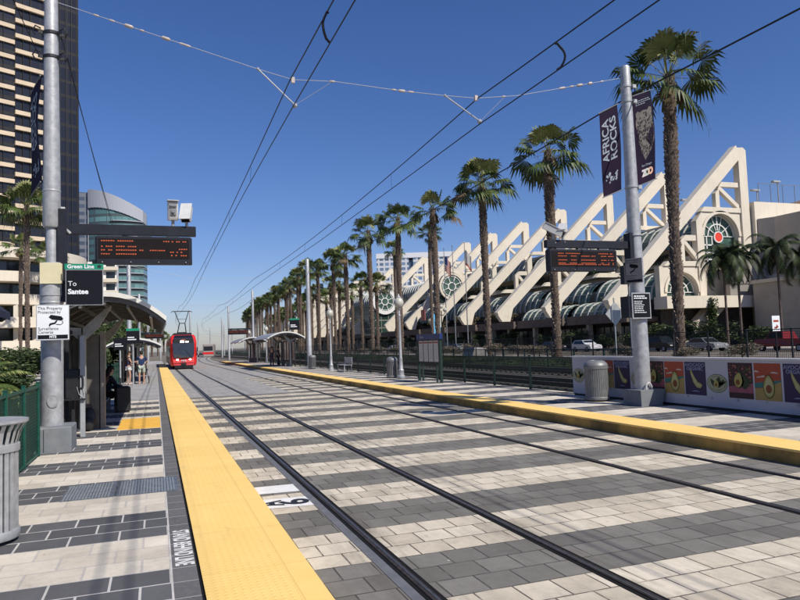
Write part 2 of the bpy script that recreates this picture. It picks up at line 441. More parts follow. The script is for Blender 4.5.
struct(strip('pl', None, -1.98, .087, -12, 96, -.3, HP).build('left_platform', M['platpave']))
lp = D.objects['left_platform']
MB().box(.104, .285, -12, 96, -.3, HP).build('border_course', M['border'], lp)
MB().box(.088, .1035, -12, 96, -.3, HP+.0015).build('joint_line', mat('pale_joint', (.50, .48, .45), .9), lp)
MB().box(.286, .310, -12, 96, -.3, HP-.012).build('edge_joint', M['rubber'], lp)
MB().box(.311, 1.119, -12, 96, -.3, HP+.004).build('tactile_strip', M['yellow'], lp)
struct(MB().box(9.26, 12.15, -12, 97, -.3, HP).build('right_platform', M['platpave']))
rp = D.objects['right_platform']
MB().box(8.531, 9.258, -12, 97, HP-.03, HP+.004).build('tactile_strip', M['yellow'], rp)
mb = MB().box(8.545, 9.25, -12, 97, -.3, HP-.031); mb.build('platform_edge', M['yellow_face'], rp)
MB().box(-.83, .084, 16.45, 19.0, HP-.01, HP+.004).build('warning_patch', M['yellow_patch'], lp)
# ramps at the far ends
struct(MB().extr([(8.53, 97.1, -.02), (8.53, 97.1, HP), (8.9, 108, .01)], (3.6, 0, 0)).build('platform_ramp', M['kerb']))
# steel cover plates let into the platform
mb = MB()
for x0, x1 in ((-1.08, -.49), (-.47, .25)):
    mb.box(x0, x1, 8.93, 9.92, HP-.02, HP+.006)
    n = int((x1-x0)/.035)
    for i in range(1, n): mb.box(x0+i*.035-.009, x0+i*.035+.009, 8.97, 9.88, HP+.006, HP+.0095, 1)
tag(mb.build('drain_cover', [M['steelplate'], mat('steel_rib', (.27, .29, .30), .45, .2, var=.2, scale=8)]), 'pair of ribbed grey steel cover plates let into the left platform paving', 'drain cover')
# painted ground lettering
mb = MB(); mb.text('STAND BEHIND LINE', .20, frame((.195, 6.40, HP+.0025), (0, -1, 0), (1, 0, 0)), sx=.60, thick=.006)
mb.build('stencil_lettering', M['whitepaint'], lp)
mk = thing('painted_marking', 'two white painted panels with black characters beside the near rail', 'ground marking')
MB().add([(1.13, 8.36, .004), (1.80, 8.28, .004), (1.80, 8.80, .004), (1.13, 8.88, .004)], [(0, 1, 2, 3)]).add([(1.13, 9.22, .004), (1.80, 9.16, .004), (1.80, 9.66, .004), (1.13, 9.70, .004)], [(0, 1, 2, 3)]).build('painted_panel', M['whitepaint'], mk)
mb = MB(); mb.text('A', .50, frame((1.30, 8.58, .008), (0, 1, 0), (-1, 0, 0)), sx=.8, thick=.012); mb.text('6', .50, frame((1.62, 8.55, .008), (0, 1, 0), (-1, 0, 0)), sx=1.2, thick=.014)
mb.build('painted_character', M['blackpaint'], mk)

# tram tracks: rails as parts
def tram_track(label, xs):
    t = thing('tram_track', label, 'tram track')
    for x in xs:
        s = -1 if x == xs[0] else 1
        r = strip('r', None, x-.034, x+.034, -12, 400, -.1, .010, True); r.build('rail', M['rail'], t)
        strip('b', None, x-.075, x+.075, -12, 400, -.1, .0035, True).build('rubber_boot', M['rubber'], t)
        if x < 2: strip('b', None, x-.17, x-.077, -12, 90, -.1, .0045, True).build('flangeway_strip', M['conc_flange'], t)
        strip('b', None, x-.008*s-.010, x-.008*s+.010, -12, 400, .009, .0125, True).build('running_surface', M['railtop'], t)
    return t
tram_track('near embedded tram track whose rails run up to the red tram', (1.96, 3.42))
tram_track('far embedded tram track running alongside the right platform', (6.37, 7.81))

# land right of the station
struct(MB().box(12.16, 24.6, -12, 420, -.3, -.02).build('ballast_bed', M['ballast']))
struct(MB().box(24.61, 33.6, -12, 420, -.3, .0).build('lawn', M['grassbase']))
struct(MB().box(33.61, 38.4, -12, 420, -.3, .04).build('sidewalk', M['walk']))
struct(MB().box(38.41, 57.0, -12, 420, -.3, -.06).build('road', M['asphalt']))
rd = D.objects['road']
mb = MB()
for i in range(40): mb.box(44.0, 44.12, i*9-5, i*9-2, -.06, -.056)
mb.box(50.4, 50.52, -12, 420, -.06, -.056)
mb.build('lane_marking', M['whitepaint'], rd)
struct(MB().box(57.01, 63.9, -12, 420, -.3, .10).build('sidewalk', M['walk']))
for i, xc in enumerate((15.3, 20.6)):
    t = thing('railway_track', ('nearer' if i == 0 else 'farther')+' ballasted railway track behind the right platform fence', 'railway track')
    sl = MB()
    for k in range(300): sl.box(xc-1.3, xc+1.3, 2+k*.62, 2.24+k*.62, -.06, .06)
    sl.build('sleeper', mat('concrete_sleeper', (.085, .078, .07), .9, var=.3), t)['kind'] = 'stuff'
    for s in (-.74, .74): MB().box(xc+s-.04, xc+s+.04, -12, 420, .0, .20).build('rail', M['rail'], t)
# ground left of the station
struct(MB().box(-7.0, -1.985, -12, 150, -.3, .16).build('planting_bed', M['soil']))
struct(MB().box(-60, -7.01, -12, 300, -.3, .10).build('plaza', M['walk']))
struct(MB().box(-1.98, 1.11, 96.1, 140, -.3, .02).build('path', M['conc']))
# grass as ground cover
mb = MB(); r = random.Random(3)
for i in range(9000):
    x = r.uniform(24.8, 33.0); y = 14+r.random()**1.4*90; h = r.uniform(.06, .22); a = r.uniform(0, PI); w = .05
    dx, dy = w*math.cos(a), w*math.sin(a)
    mb.add([(x-dx, y-dy, 0), (x+dx, y+dy, 0), (x+r.uniform(-.05, .05), y+r.uniform(-.05, .05), h)], [(0, 1, 2)])
tag(mb.build('grass', mat('grass_blade', (.07, .105, .035), .8, var=.5, scale=.8)), 'green grass strip between the railway and the far fence', 'grass', kind='stuff')
# litter on the track paving
#EOF1

# ------------------------------------------------------------------ catenary poles
def round_pole(name_label, x, y, h, r0, r1, z0=HP, group='catenary poles along the platforms', detail=None, lean=0):
    t = thing('catenary_pole', name_label, 'pole', (x, y, 0), 0, group)
    mb = MB(); n = 20
    prof = [(0, 0)]
    mb.lathe([(r0, z0), (r0*.99, z0+.4), (r0*.93, z0+2.2), (r0*.9, z0+2.21), (r1*1.08, h*.62), (r1, h-.02), (r1*.9, h), (0.001, h+.01)], n)
    mb.build('shaft', M['galv'], t, True)
    return t
# left near pole
PL = (-1.78, 13.86)
pl = thing('catenary_pole', 'tall grey steel pole on a square block at the left, holding the left departure display', 'pole', (PL[0], PL[1], 0), 0, 'catenary poles along the platforms')
mb = MB()
mb.lathe([(.188, .3), (.188, 3.00), (.20, 3.01), (.20, 3.30), (.184, 3.31), (.184, 3.62)], 24)
mb.lathe([(.100, 3.6), (.098, 4.28), (.096, 4.29)], 24)
mb.lathe([(.138, 4.27), (.154, 4.30), (.150, 5.1), (.140, 6.2), (.128, 7.4), (.116, 8.66), (.105, 8.70), (.001, 8.71)], 24)
for z, q in ((2.62, .19), (2.86, .19), (3.34, .19), (4.93, .15)): mb.lathe([(q, z), (q+.007, z+.01), (q+.007, z+.035), (q, z+.045)], 24)
mb.build('shaft', M['galv'], pl, True)
mb = MB(); mb.cbox(-.52, .36, -.46, .42, HP, .66, .02); mb.box(-.085, -.075, -.463, -.46, HP+.02, .63, 1)
mb.build('base_block', [M['galvdark'], M['darkmetal']], pl)
mb = MB(); mb.path([(0.03+.085*math.cos(a), -.192, 1.10+.115*math.sin(a)) for a in [i*PI/8 for i in range(17)]], .008, 6); mb.add([(0.03+.08*math.cos(i*PI/8), -.190-.012, 1.10+.11*math.sin(i*PI/8)) for i in range(16)], [tuple(range(15, -1, -1))])
mb.build('hand_hole_cover', M['galv'], pl)
mb = MB(); mb.box(-.17, .17, -.215, -.15, 3.22, 3.60); mb.box(-.16, .19, -.20, .20, 3.23, 3.59)
mb.build('equipment_box', mat('cream_box_paint', (.62, .56, .36), .6, var=.06), pl)
mb = MB(); mb.box(.10, .25, -.10, .10, 2.9, 4.62); mb.build('conduit_channel', M['navy'], pl)
mb = MB()
for z in (7.92, 7.46): 
    mb.lathe([(.125, z), (.142, z+.01), (.142, z+.06), (.125, z+.07)], 20)
    for a in (-.6, .1, .8, 2.4, 3.3):
        c, s_ = math.cos(a), math.sin(a); mb.bar((.13*c, .13*s_, z+.03), (.22*c, .22*s_, z+.04), .03, .05)
    for sgn in (-1, 1):
        mb.path([(.16*sgn, -.12, z+.07), (.24*sgn, -.18, z+.09), (.29*sgn, -.16, z+.0), (.25*sgn, -.12, z-.07)], .014, 6)
mb.build('cable_clamp', M['darkmetal'], pl)
mb = MB(); mb.box(.155, .225, -.06, .04, 4.44, 4.66); mb.bar((.16, 0, 4.38), (.32, -.1, 4.16), .03, .03)
mb.build('sensor', M['white'], pl)
# right near pole
PR = (11.18, 13.72)
pr_ = thing('catenary_pole', 'tall grey steel pole on a dark block at the right, holding the right departure display', 'pole', (PR[0], PR[1], 0), 0, 'catenary poles along the platforms')
mb = MB(); mb.lathe([(.195, .5), (.186, 2.0), (.168, 4.0), (.148, 6.0), (.128, 7.8), (.122, 8.62), (.110, 8.66), (.001, 8.67)], 24)
for z in (3.35, 4.35, 2.45, 2.9): mb.lathe([(.184, z), (.192, z+.01), (.192, z+.03), (.184, z+.04)], 24)
for z, q in ((8.1, .128), (7.72, .132), (5.55, .156)):
    mb.lathe([(q, z), (q+.014, z+.01), (q+.014, z+.05), (q, z+.06)], 20); mb.box(.08, .18, -.17, -.09, z-.03, z+.06)
mb.build('shaft', M['galv'], pr_, True)
mb = MB()
b0, b1 = .33, .47
v = [(-b0, -b0, HP), (b0-.05, -b0, HP), (b0-.05, b0, HP), (-b0, b0, HP), (-b0-.01, -b0, .60), (b0+.06, -b0, .60), (b0+.06, b0, .60), (-b0-.01, b0, .60)]
mb.add(v, [(3, 2, 1, 0), (4, 5, 6, 7), (0, 1, 5, 4), (1, 2, 6, 5), (2, 3, 7, 6), (3, 0, 4, 7)])
mb.build('base_block', M['galvdark'], pr_)
mb = MB(); mb.path([(-.02+.09*math.cos(a), -.24, .60+.16*max(0, math.sin(a))) for a in [i*PI/8 for i in range(9)]], .022, 6)
mb.build('anchor_bracket', M['white'], pr_)
mb = MB(); mb.box(-.235, -.12, -.12, .12, 3.36, 4.42); mb.build('arm_plate', M['navy'], pr_)
# distant poles
for i, (side, y, h) in enumerate([(1, 52, 8.7), (1, 84, 8.9), (1, 119, 9.2), (1, 156, 9.0), (1, 196, 9), (-1, 52, 8.3), (-1, 84, 8.6), (-1, 119, 8.8), (-1, 156, 9), (1, 240, 9), (1, 290, 9), (0, 135, 9.5), (0, 185, 9), (0, 230, 9)]):
    x = {1: 11.2, -1: -1.75, 0: 4.9}[side]+curve_off(y)
    lab = {(1, 52): 'grey catenary pole on the right platform between the lamp posts and the first shelter', (1, 84): 'grey catenary pole behind the first right platform shelter',
           (1, 119): 'slim catenary pole just past the far end of the right platform', (-1, 52): 'grey catenary pole on the left platform behind the walking couple',
           (-1, 84): 'catenary pole partly hidden by the left side of the red tram', (-1, 119): 'distant catenary pole just visible left of the tram roof'}.get((side, y), 'thin far-off catenary pole beyond the red tram, between the curving tracks and palms')
    round_pole(lab, x, y, h, .19, .14, 0 if y > 97 else HP)

# ------------------------------------------------------------------ overhead wires
def wire(name, label, cat, pts, r, m='wire', grp=None):
    mb = MB(); mb.path(pts, r, 6, caps=False); return tag(mb.build(name, M[m]), label, cat, grp)
sup = [-24, 13.8, 52, 84, 119, 156, 196, 240, 290, 340]
def cont_z(y): 
    P = [(-24, 6.75), (13.8, 6.90), (30, 6.62), (52, 6.45), (84, 6.28), (119, 6.2), (400, 6.1)]
    for (a, za), (b, zb) in zip(P[:-1], P[1:]):
        if a <= y <= b: return za+(zb-za)*(y-a)/(b-a)
def mess_z(y):
    top = lambda s_: {-24: 7.45, 13.8: 7.50}.get(s_, 7.1)
    for a, b in zip(sup[:-1], sup[1:]):
        if a <= y <= b:
            t = (y-a)/(b-a); base_ = top(a)*(1-t)+top(b)*t; return base_-4*t*(1-t)*(.30 if a < 13 else .34)
ylist = sorted(set([-24+i*3.0 for i in range(121)]+[13.8]))
for tx, nm in ((2.74, 'near'), (7.09, 'far')):
    zz = lambda y: tx+curve_off(y)+(.16*math.sin(y*.083+tx))*(1 if y > 14 else .4)-(.16*math.sin(13.8*.083+tx)*.4 if y < 14.1 else .16*math.sin(13.8*.083+tx)*max(0, 1-(y-14)/30))
    wire('contact_wire', 'lower contact wire running above the '+nm+' tram track', 'overhead wire', [(zz(y), y, cont_z(y)) for y in ylist if y < 330], .012)
    wire('messenger_wire', 'upper messenger wire sagging above the '+nm+' tram track', 'overhead wire', [(zz(y)*.5+(tx+curve_off(y))*.5-.03, y, mess_z(y)) for y in ylist if y < 330], .013)
    dr = MB()
    for k, y in enumerate([2, 6.5, 20, 26, 33, 40, 60, 68, 76, 92, 100, 108]): dr.tube((zz(y), y, cont_z(y)), (zz(y)*.5+tx*.5+curve_off(y)*.5, y, mess_z(y)), .004, 4)
    tag(dr.build('wire_droppers', M['wire']), 'thin hanging droppers linking the two wires over the '+nm+' track', 'wire dropper')
    # jumper hoop
    y0 = 10.6; x = zz(y0); zt, zb = mess_z(y0), cont_z(y0)
    sgn = -1 if tx < 4 else 1
    pts = [(x, y0, zt), (x+sgn*.03, y0, zt+.02)]+[(x+sgn*(.03+.10*math.sin(PI*t/8)), y0-.10*math.sin(PI*t/8), zt+(zb-zt)*t/8) for t in range(1, 8)]+[(x, y0, zb+.02)]
    tag(MB().path(pts, .022, 6).build('jumper_cable', M['wire']), 'curved black jumper cable bridging the two wires above the '+nm+' track', 'jumper cable')
# feeder cables
def sag(p, q, s_, n=14, r=.01):
    P, Q = Vector(p), Vector(q); out = []
    for i in range(n+1):
        t = i/n; v = P.lerp(Q, t); v.z -= 4*t*(1-t)*s_; out.append(tuple(v))
    return out
wire('feeder_cable', 'thick black feeder cable strung past the right display pole', 'cable', sag((11.35, -24, 8.4), (11.35, 13.72, 7.95), .3)[:-1]+sag((11.35, 13.72, 7.95), (11.35, 52, 7.9), .35)+sag((11.35, 52, 7.9), (11.35, 84, 8), .3)[1:]+sag((11.35, 84, 8), (11.6, 119, 8), .3)[1:], .019)
wire('feeder_cable', 'upper of two thin cables leaving the left display pole for the distance', 'cable', sag((-1.62, 13.86, 7.95), (-1.6, 52, 7.6), .5), .009)
wire('feeder_cable', 'lower of two thin cables leaving the left display pole for the distance', 'cable', sag((-1.5, 13.86, 7.5), (-1.75, 52, 7.35), .35), .009)
wire('feeder_cable', 'thin cable hanging left of the left pole, strung toward the camera', 'cable', sag((-1.98, 13.86, 7.5), (-2.9, -6, 9.5), .3), .008)
# span wire and its bridles
spn = thing('span_wire', 'pale span wire with insulators strung between the two display poles', 'span wire')
sp = [(-1.66, 13.82, 8.56), (2.05, 13.8, 7.66), (2.77, 13.8, 7.51), (3.68, 13.8, 7.56), (5.2, 13.8, 7.50), (6.24, 13.8, 7.49), (7.02, 13.8, 7.50), (8.1, 13.8, 7.66), (11.05, 13.75, 8.36)]
MB().path(sp, .007, 6).build('cable', M['lightwire'], spn)
mb = MB()
def on_span(x):
    for a, b in zip(sp[:-1], sp[1:]):
        if a[0] <= x <= b[0]:
            t = (x-a[0])/(b[0]-a[0]); return Vector(a).lerp(Vector(b), t)
for x, l, r in ((-1.0, .1, .018), (-.72, .1, .018), (-.42, .16, .036), (-.18, .08, .02), (.26, .16, .036), (.62, .22, .022), (3.62, .12, .022), (5.02, .1, .02), (5.2, .16, .03), (5.42, .14, .02), (7.75, .1, .02), (9.35, .18, .028), (9.62, .12, .022), (9.85, .16, .036), (10.15, .12, .036), (10.5, .1, .02)):
    a = on_span(x-l/2); b = on_span(x+l/2); MB().path([a, a.lerp(b, .15), a.lerp(b, .85), b], [r*.5, r, r, r*.5], 8).build('insulator', M['insul'], spn, True)
for x0, x1, z1 in ((2.05, 2.80, 6.97), (6.24, 7.09, 6.97)):
    a = on_span(x0); m_ = MB(); m_.tube(a, (x1, 13.8, z1), .016, 8); m_.ball(tuple(a), .035, 8); m_.ball((x1, 13.8, z1-.01), .055, 8)
    m_.build('steady_arm', M['lightwire'], spn)
    xm = 2.77 if x0 < 4 else 7.02
    MB().box(xm-.035, xm+.035, 13.77, 13.83, 7.44, 7.56).build('messenger_clamp', M['insul'], spn)
MB().tube((7.09, 13.8, 6.95), (7.75, 13.8, 7.58), .005, 4).tube((2.78, 13.8, 6.95), (3.6, 13.8, 7.54), .005, 4).build('tie_wire', M['lightwire'], spn)
# far span wires
for y in (52, 84, 119, 156):
    o = curve_off(y); wire('span_wire', 'far span wire crossing the tracks '+{52: 'at the second pair of poles', 84: 'at the third pair of poles', 119: 'at the fourth pair of poles', 156: 'at the fifth pair of poles'}[y], 'span wire', [(-1.7+o, y, 8.1), (2.8+o, y, 7.15), (7.0+o, y, 7.15), (11.1+o, y, 8.2)], .010, 'lightwire')

# ------------------------------------------------------------------ departure displays
def display(label, xa, xb, y, z0, z1, arm, seed, group, rows, cols):
    t = thing('departure_display', label, 'display board', (0, 0, 0), 0, group)
    mb = MB(); mb.cbox(xa, xb, y-.10, y+.10, z0, z1, .025); mb.build('housing', M['navy'], t)
    MB().box(xa+.05, xb-.05, y-.104, y-.101, z0+.10, z1-.05).build('screen', M['ledface'], t)
    mb = MB(); r = random.Random(seed); W = xb-xa-.2; x0 = xa+.10
    for (rz, segs) in rows:
        z = z0+(z1-z0)*rz
        for a, b in segs:
            x = x0+W*a
            while x < x0+W*b:
                if r.random() > .12:
                    hgt = cols
                    for q in range(2):
                        zz_ = z+q*hgt*.55; wv = r.uniform(.35, 1)*.028
                        mb.box(x, x+wv, y-.1075, y-.105, zz_, zz_+hgt*.38)
                    mb.box(x+r.choice((0, .010, .018)), x+.028, y-.1075, y-.105, z+hgt*.2, z+hgt*.75)
                x += .041
    mb.build('led_text', M['ledon'], t)
    ax0, ax1, az0, az1 = arm
    MB().cbox(ax0, ax1, y-.07, y+.07, az0, az1, .012).build('support_arm', M['navy'], t)
    mb = MB()
    for x in (xa+.35, (xa+xb)/2, xb-.35): mb.box(x-.12, x+.12, y-.05, y+.05, z1, az0)
    mb.build('hanger', M['galvdark'], t)
    mb = MB()
    for k in range(4): mb.ball((xa+.12+(xb-xa-.24)*k/3, y-.115, z0+.03), .013, 6)
    mb.build('latch', M['galv'], t)
    return t
display('wide black departure board with four short lines of orange text on the left pole', -1.04, .69, 13.85, 3.60, 4.13, (-1.62, .77, 4.16, 4.35), 3, 'departure boards on the catenary poles',
        [(.80, [(0, .37), (.72, .80), (.82, .92), (.95, 1)]), (.60, [(0, .13), (.17, .39)]), (.52, [(.88, 1)]), (.47, [(0, .13), (.17, .49), (.56, .73)]), (.41, [(.80, .83), (.85, .88), (.9, 1)]), (.33, [(0, .13), (.17, .39)]), (.29, [(.81, .87), (.9, 1)])], .024)
display('black departure board crowded with orange text on the right pole', 8.66, 10.56, 13.72, 3.48, 4.0, (8.62, 11.0, 4.04, 4.22), 5, 'departure boards on the catenary poles',
        [(.78, [(0.08, .42), (.74, .98)]), (.66, [(0.08, .22), (.26, .36), (.45, .68), (.78, .86), (.9, .98)]), (.48, [(.08, .22), (.26, .36), (.45, .68), (.78, .86), (.9, .98)]), (.34, [(.08, .22), (.26, .36), (.45, .68), (.78, .86), (.9, .98)]), (.28, [(.08, .98)])], .022)
for i, (xa, xb, y, z0, z1) in enumerate([(8.2, 10.6, 84, 3.6, 4.15), (-1.2, .9, 84, 3.4, 3.95)]):
    display(('far departure board hung over the first right platform shelter', 'far departure board left of the red tram roof')[i], xa, xb, y, z0, z1, (xa, 11.1 if i == 0 else xb, z1+.03, z1+.2) if i == 0 else (-1.7, xb, z1+.03, z1+.2), 9+i, 'departure boards on the catenary poles', [(.7, [(0, 1)]), (.45, [(0, 1)])], .03)

# security cameras
def camera_body(x, y, z, rz, tilt, name_label, L=.42, w=.16, h=.15, face='back', post=0.0):
    t = thing('security_camera', name_label, 'camera', (x, y, z), rz, 'security cameras on the display arms')
    R_ = Matrix.Rotation(tilt, 4, 'X')
    mb = MB(); mb.cbox(-w/2, w/2, -L/2, L/2, -h/2, h/2, .02); mb.box(-w/2-.012, w/2+.012, -L/2-.05, L/2-.02, h/2+.003, h/2+.018); mb.xf(R_); mb.build('housing', M['white'], t)
    mb = MB(); mb.box(-w/2+.02, w/2-.02, -L/2-.008, -L/2-.001, -h/2+.02, h/2-.02); mb.lathe([(.035, 0), (.035, .03), (.001, .03)], 12, (0, 0, 0)); mb.xf(R_); mb.build('lens_window', M['conc'] if post else M['signblack'], t)
    if post: MB().box(-.05, .05, -L/2-.03, -L/2-.009, -.10, .02).box(-.06, .06, -L/2-.05, -L/2-.009, .06, .10).tube((0, -L/2-.06, -.04), (0, -L/2-.03, -.04), .03, 10).build('lens', M['galvdark'], t)
    mb = MB(); mb.tube((0, 0, -h/2-.24), (0, 0, -h/2+.02), .03, 8); mb.box(-.06, .06, -.06, .06, -h/2-.25, -h/2-.22); mb.build('mount', M['galv'], t)
    return t
camera_body(.345, 13.86, 4.66, .05, .08, 'boxy white camera with a grey front, left of the pair on the left board arm', L=.22, w=.19, h=.36, post=1)
camera_body(.60, 13.86, 4.63, -.25, 1.0, 'white camera tipped sideways, right of the pair on the left board arm', L=.38, w=.19)
camera_body(8.86, 13.72, 4.46, .9, .55, 'long white camera angled down on the tip of the right board arm', L=.50)
camera_body(9.12, 13.72, 4.48, -.7, .5, 'short white camera facing away beside the long one on the right board arm', L=.40)

# ------------------------------------------------------------------ pole signs
def flat_sign(name, label, cat, x0, x1, y, z0, z1, m, t=.012, border=None, bw=.012):
    T = thing(name, label, cat, (0, 0, 0))
    MB().cbox(x0, x1, y, y+t, z0, z1, .004).build('panel', border or M[m], T)
    MB().box(x0+bw, x1-bw, y-.003, y-.0005, z0+bw, z1-bw).build('face', M[m], T)
    return T
def tx(o, y): return frame((o[0], y, o[1]), (1, 0, 0), (0, 0, 1))
s_ = flat_sign('direction_sign', 'square black destination sign under a green line header on the left pole', 'sign', -1.515, -.89, 13.50, 2.81, 3.46, 'signblack', border=M['galv'])
MB().box(-1.53, -.885, 13.497, 13.515, 3.462, 3.565).build('header', M['signgreen'], s_)
mb = MB(); mb.text('Green Line', .098, tx((-1.265, 3.513), 13.494), thick=.003); mb.build('header_lettering', M['whitesign'], s_)
MB().xz([(-.98, 3.49), (-.93, 3.49), (-.92, 3.53), (-.955, 3.55), (-.99, 3.53)], 13.493, 13.496).build('tram_symbol', M['darkgreen'], s_)
mb = MB(); mb.text('To', .125, tx((-1.475, 3.20), 13.493), align='LEFT'); mb.text('Santee', .125, tx((-1.475, 3.055), 13.493), align='LEFT', thick=.005); mb.build('lettering', M['whitesign'], s_)
s_ = flat_sign('security_sign', 'white surveillance notice with a camera drawing on the left pole', 'sign', -1.975, -1.445, 13.42, 2.19, 2.82, 'whitesign', border=M['galv'])
mb = MB()
for k, w in enumerate(('This Property', 'Protected by')): mb.text(w, .076, tx((-1.95+.0, 2.755-.068*k), 13.414), align='LEFT', sx=.92)
for k, w in enumerate(('Surveillance', 'Cameras')): mb.text(w, .074, tx((-1.945, 2.395-.062*k), 13.414), align='LEFT', sx=.92)
mb.box(-1.95, -1.47, 13.413, 13.4155, 2.215, 2.285)
mb.build('lettering', M['signblack'], s_)
mb = MB(); mb.text('MTS', .06, tx((-1.71, 2.25), 13.411), thick=.003); mb.build('footer_lettering', M['whitesign'], s_)
mb = MB()
mb.xz([(-1.80, 2.64), (-1.76, 2.69), (-1.56, 2.655), (-1.52, 2.60), (-1.56, 2.565), (-1.74, 2.59)], 13.4125, 13.4155)
mb.xz([(-1.66, 2.57), (-1.63, 2.565), (-1.67, 2.50), (-1.76, 2.475), (-1.78, 2.44), (-1.80, 2.47), (-1.78, 2.51), (-1.69, 2.53)], 13.4125, 13.4155)
mb.path([(-1.54, 13.413, 2.57), (-1.53, 13.413, 2.51), (-1.57, 13.413, 2.48), (-1.66, 13.413, 2.49)], .006, 5)
mb.xf(Matrix.Translation((-1.65, 0, 2.545)) @ Matrix.Diagonal((.84, 1, .84, 1)) @ Matrix.Translation((1.65, 0, -2.575)))
mb.build('camera_pictogram', M['signblack'], s_)
# grey bolt rail that carries the two signs
# right pole signs
s_ = flat_sign('security_sign', 'shaded surveillance notice with a camera drawing on the right pole', 'sign', 10.62, 11.04, 13.44, 2.72, 3.32, 'greysign', border=M['galvdark'])
mb = MB()
mb.xz([(10.72, 3.14), (10.75, 3.19), (10.92, 3.15), (10.95, 3.10), (10.91, 3.07), (10.76, 3.09)], 13.4345, 13.437)
mb.xz([(10.84, 3.08), (10.87, 3.07), (10.83, 3.00), (10.77, 2.98), (10.75, 2.95), (10.73, 2.98), (10.76, 3.01), (10.82, 3.03)], 13.4345, 13.437)
mb.box(10.64, 11.02, 13.4345, 13.437, 2.74, 2.80)
for k, w in enumerate(('This Property', 'Protected by')): mb.text(w, .062, tx((10.64, 3.275-.055*k), 13.434), align='LEFT', sx=.9)
for k, w in enumerate(('Surveillance', 'Cameras')): mb.text(w, .060, tx((10.64, 2.90-.055*k), 13.434), align='LEFT', sx=.9)
mb.build('lettering', M['signblack'], s_)
s_.rotation_euler = (0, 0, math.radians(-62)); s_.location = Vector((10.93, 13.50, .46))-Matrix.Rotation(math.radians(-62), 3, 'Z') @ Vector((10.83, 13.44, 0))
s_ = flat_sign('notice_sign', 'black notice with white lettering and pale border low on the right pole', 'sign', 10.87, 11.42, 13.46, 2.09, 2.72, 'signblack', border=M['galv'], bw=.03)
mb = MB()
s_.location = (-.08, 0, .22)
r = random.Random(4)
for (x0, x1, z, h) in [(10.93, 11.27, 2.635, .030), (10.93, 11.33, 2.585, .030)]+[(10.93, 10.93+r.uniform(.24, .38), 2.51-.045*k, .017) for k in range(7)]:
    x = x0
    while x < x1-.02:
        w = r.uniform(.03, .075); mb.box(x, min(x1, x+w), 13.453, 13.456, z-h/2, z+h/2); x += w+.012
mb.build('lettering', M['whitesign'], s_)
MB().box(10.72, 10.80, 13.5, 13.8, 2.34, 2.86).build('bracket_box', M['navy'], pr_)
bpy.data.objects['bracket_box'].matrix_parent_inverse = Matrix.Translation((-PR[0], -PR[1], 0))
# AFRICA ROCKS banners
def banner(label, x0, x1, y, zb0, zb1, zt0, zt1, content, grp='street banners on the catenary poles'):
    T = thing('pole_banner', label, 'banner', (0, 0, 0), 0, grp)
    nx, nz = 8, 16; mb = MB(); v = []
    def P(u, w, off=0):
        x = x0+(x1-x0)*u; zb = zb0+(zb1-zb0)*u; zt = zt0+(zt1-zt0)*u
        return (x, y+.03*math.sin(w*5+u*2)*(.3+u)-off, zb+(zt-zb)*w)
    for i in range(nx+1):
        for j in range(nz+1): v.append(P(i/nx, j/nz))
    f = [(i*(nz+1)+j, (i+1)*(nz+1)+j, (i+1)*(nz+1)+j+1, i*(nz+1)+j+1) for i in range(nx) for j in range(nz)]
    mb.add(v, f); mb.build('fabric', M['purple'], T, True)
    mb = MB(); mb.tube((x0-.02, y, zt0+.01), (x1+.02, y, zt1+.01), .013, 6); mb.tube((x0-.02, y, zb0-.01), (x1+.02, y, zb1-.01), .013, 6); mb.build('rod', M['galvdark'], T)
    content(T, P)
    return T
def warp(mb, P, off=.008):
    mb.v = [P(u, w, off+d) for u, d, w in mb.v]; return mb
def africa(T, P):
    # letters read upward; u across, w up
    mb = MB(); mx = frame((.24, 0, .61), (0, 0, 1), (-1, 0, 0))
    mb.text('AFRICA', 1, Matrix(((0, -.46, 0, .27), (0, 0, 1, 0), (.148, 0, 0, .64), (0, 0, 0, 1))), thick=.02)
    mb.text('ROCKS', 1, Matrix(((0, -.46, 0, .66), (0, 0, 1, 0), (.158, 0, 0, .64), (0, 0, 0, 1))), thick=.02)
    warp(mb, P).build('lettering', M['bannertext'], T)
    mb = MB(); r = random.Random(2)
    for k in range(26):
        u, w = r.uniform(.2, .8), r.uniform(.12, .24); d = r.uniform(.02, .07)
        mb.add([(u-d, 0, w), (u, 0, w-d*.3), (u+d, 0, w+d*.1), (u, 0, w+d*.35)], [(0, 1, 2, 3)])
    warp(mb, P).build('small_print', M['bannertext'], T)
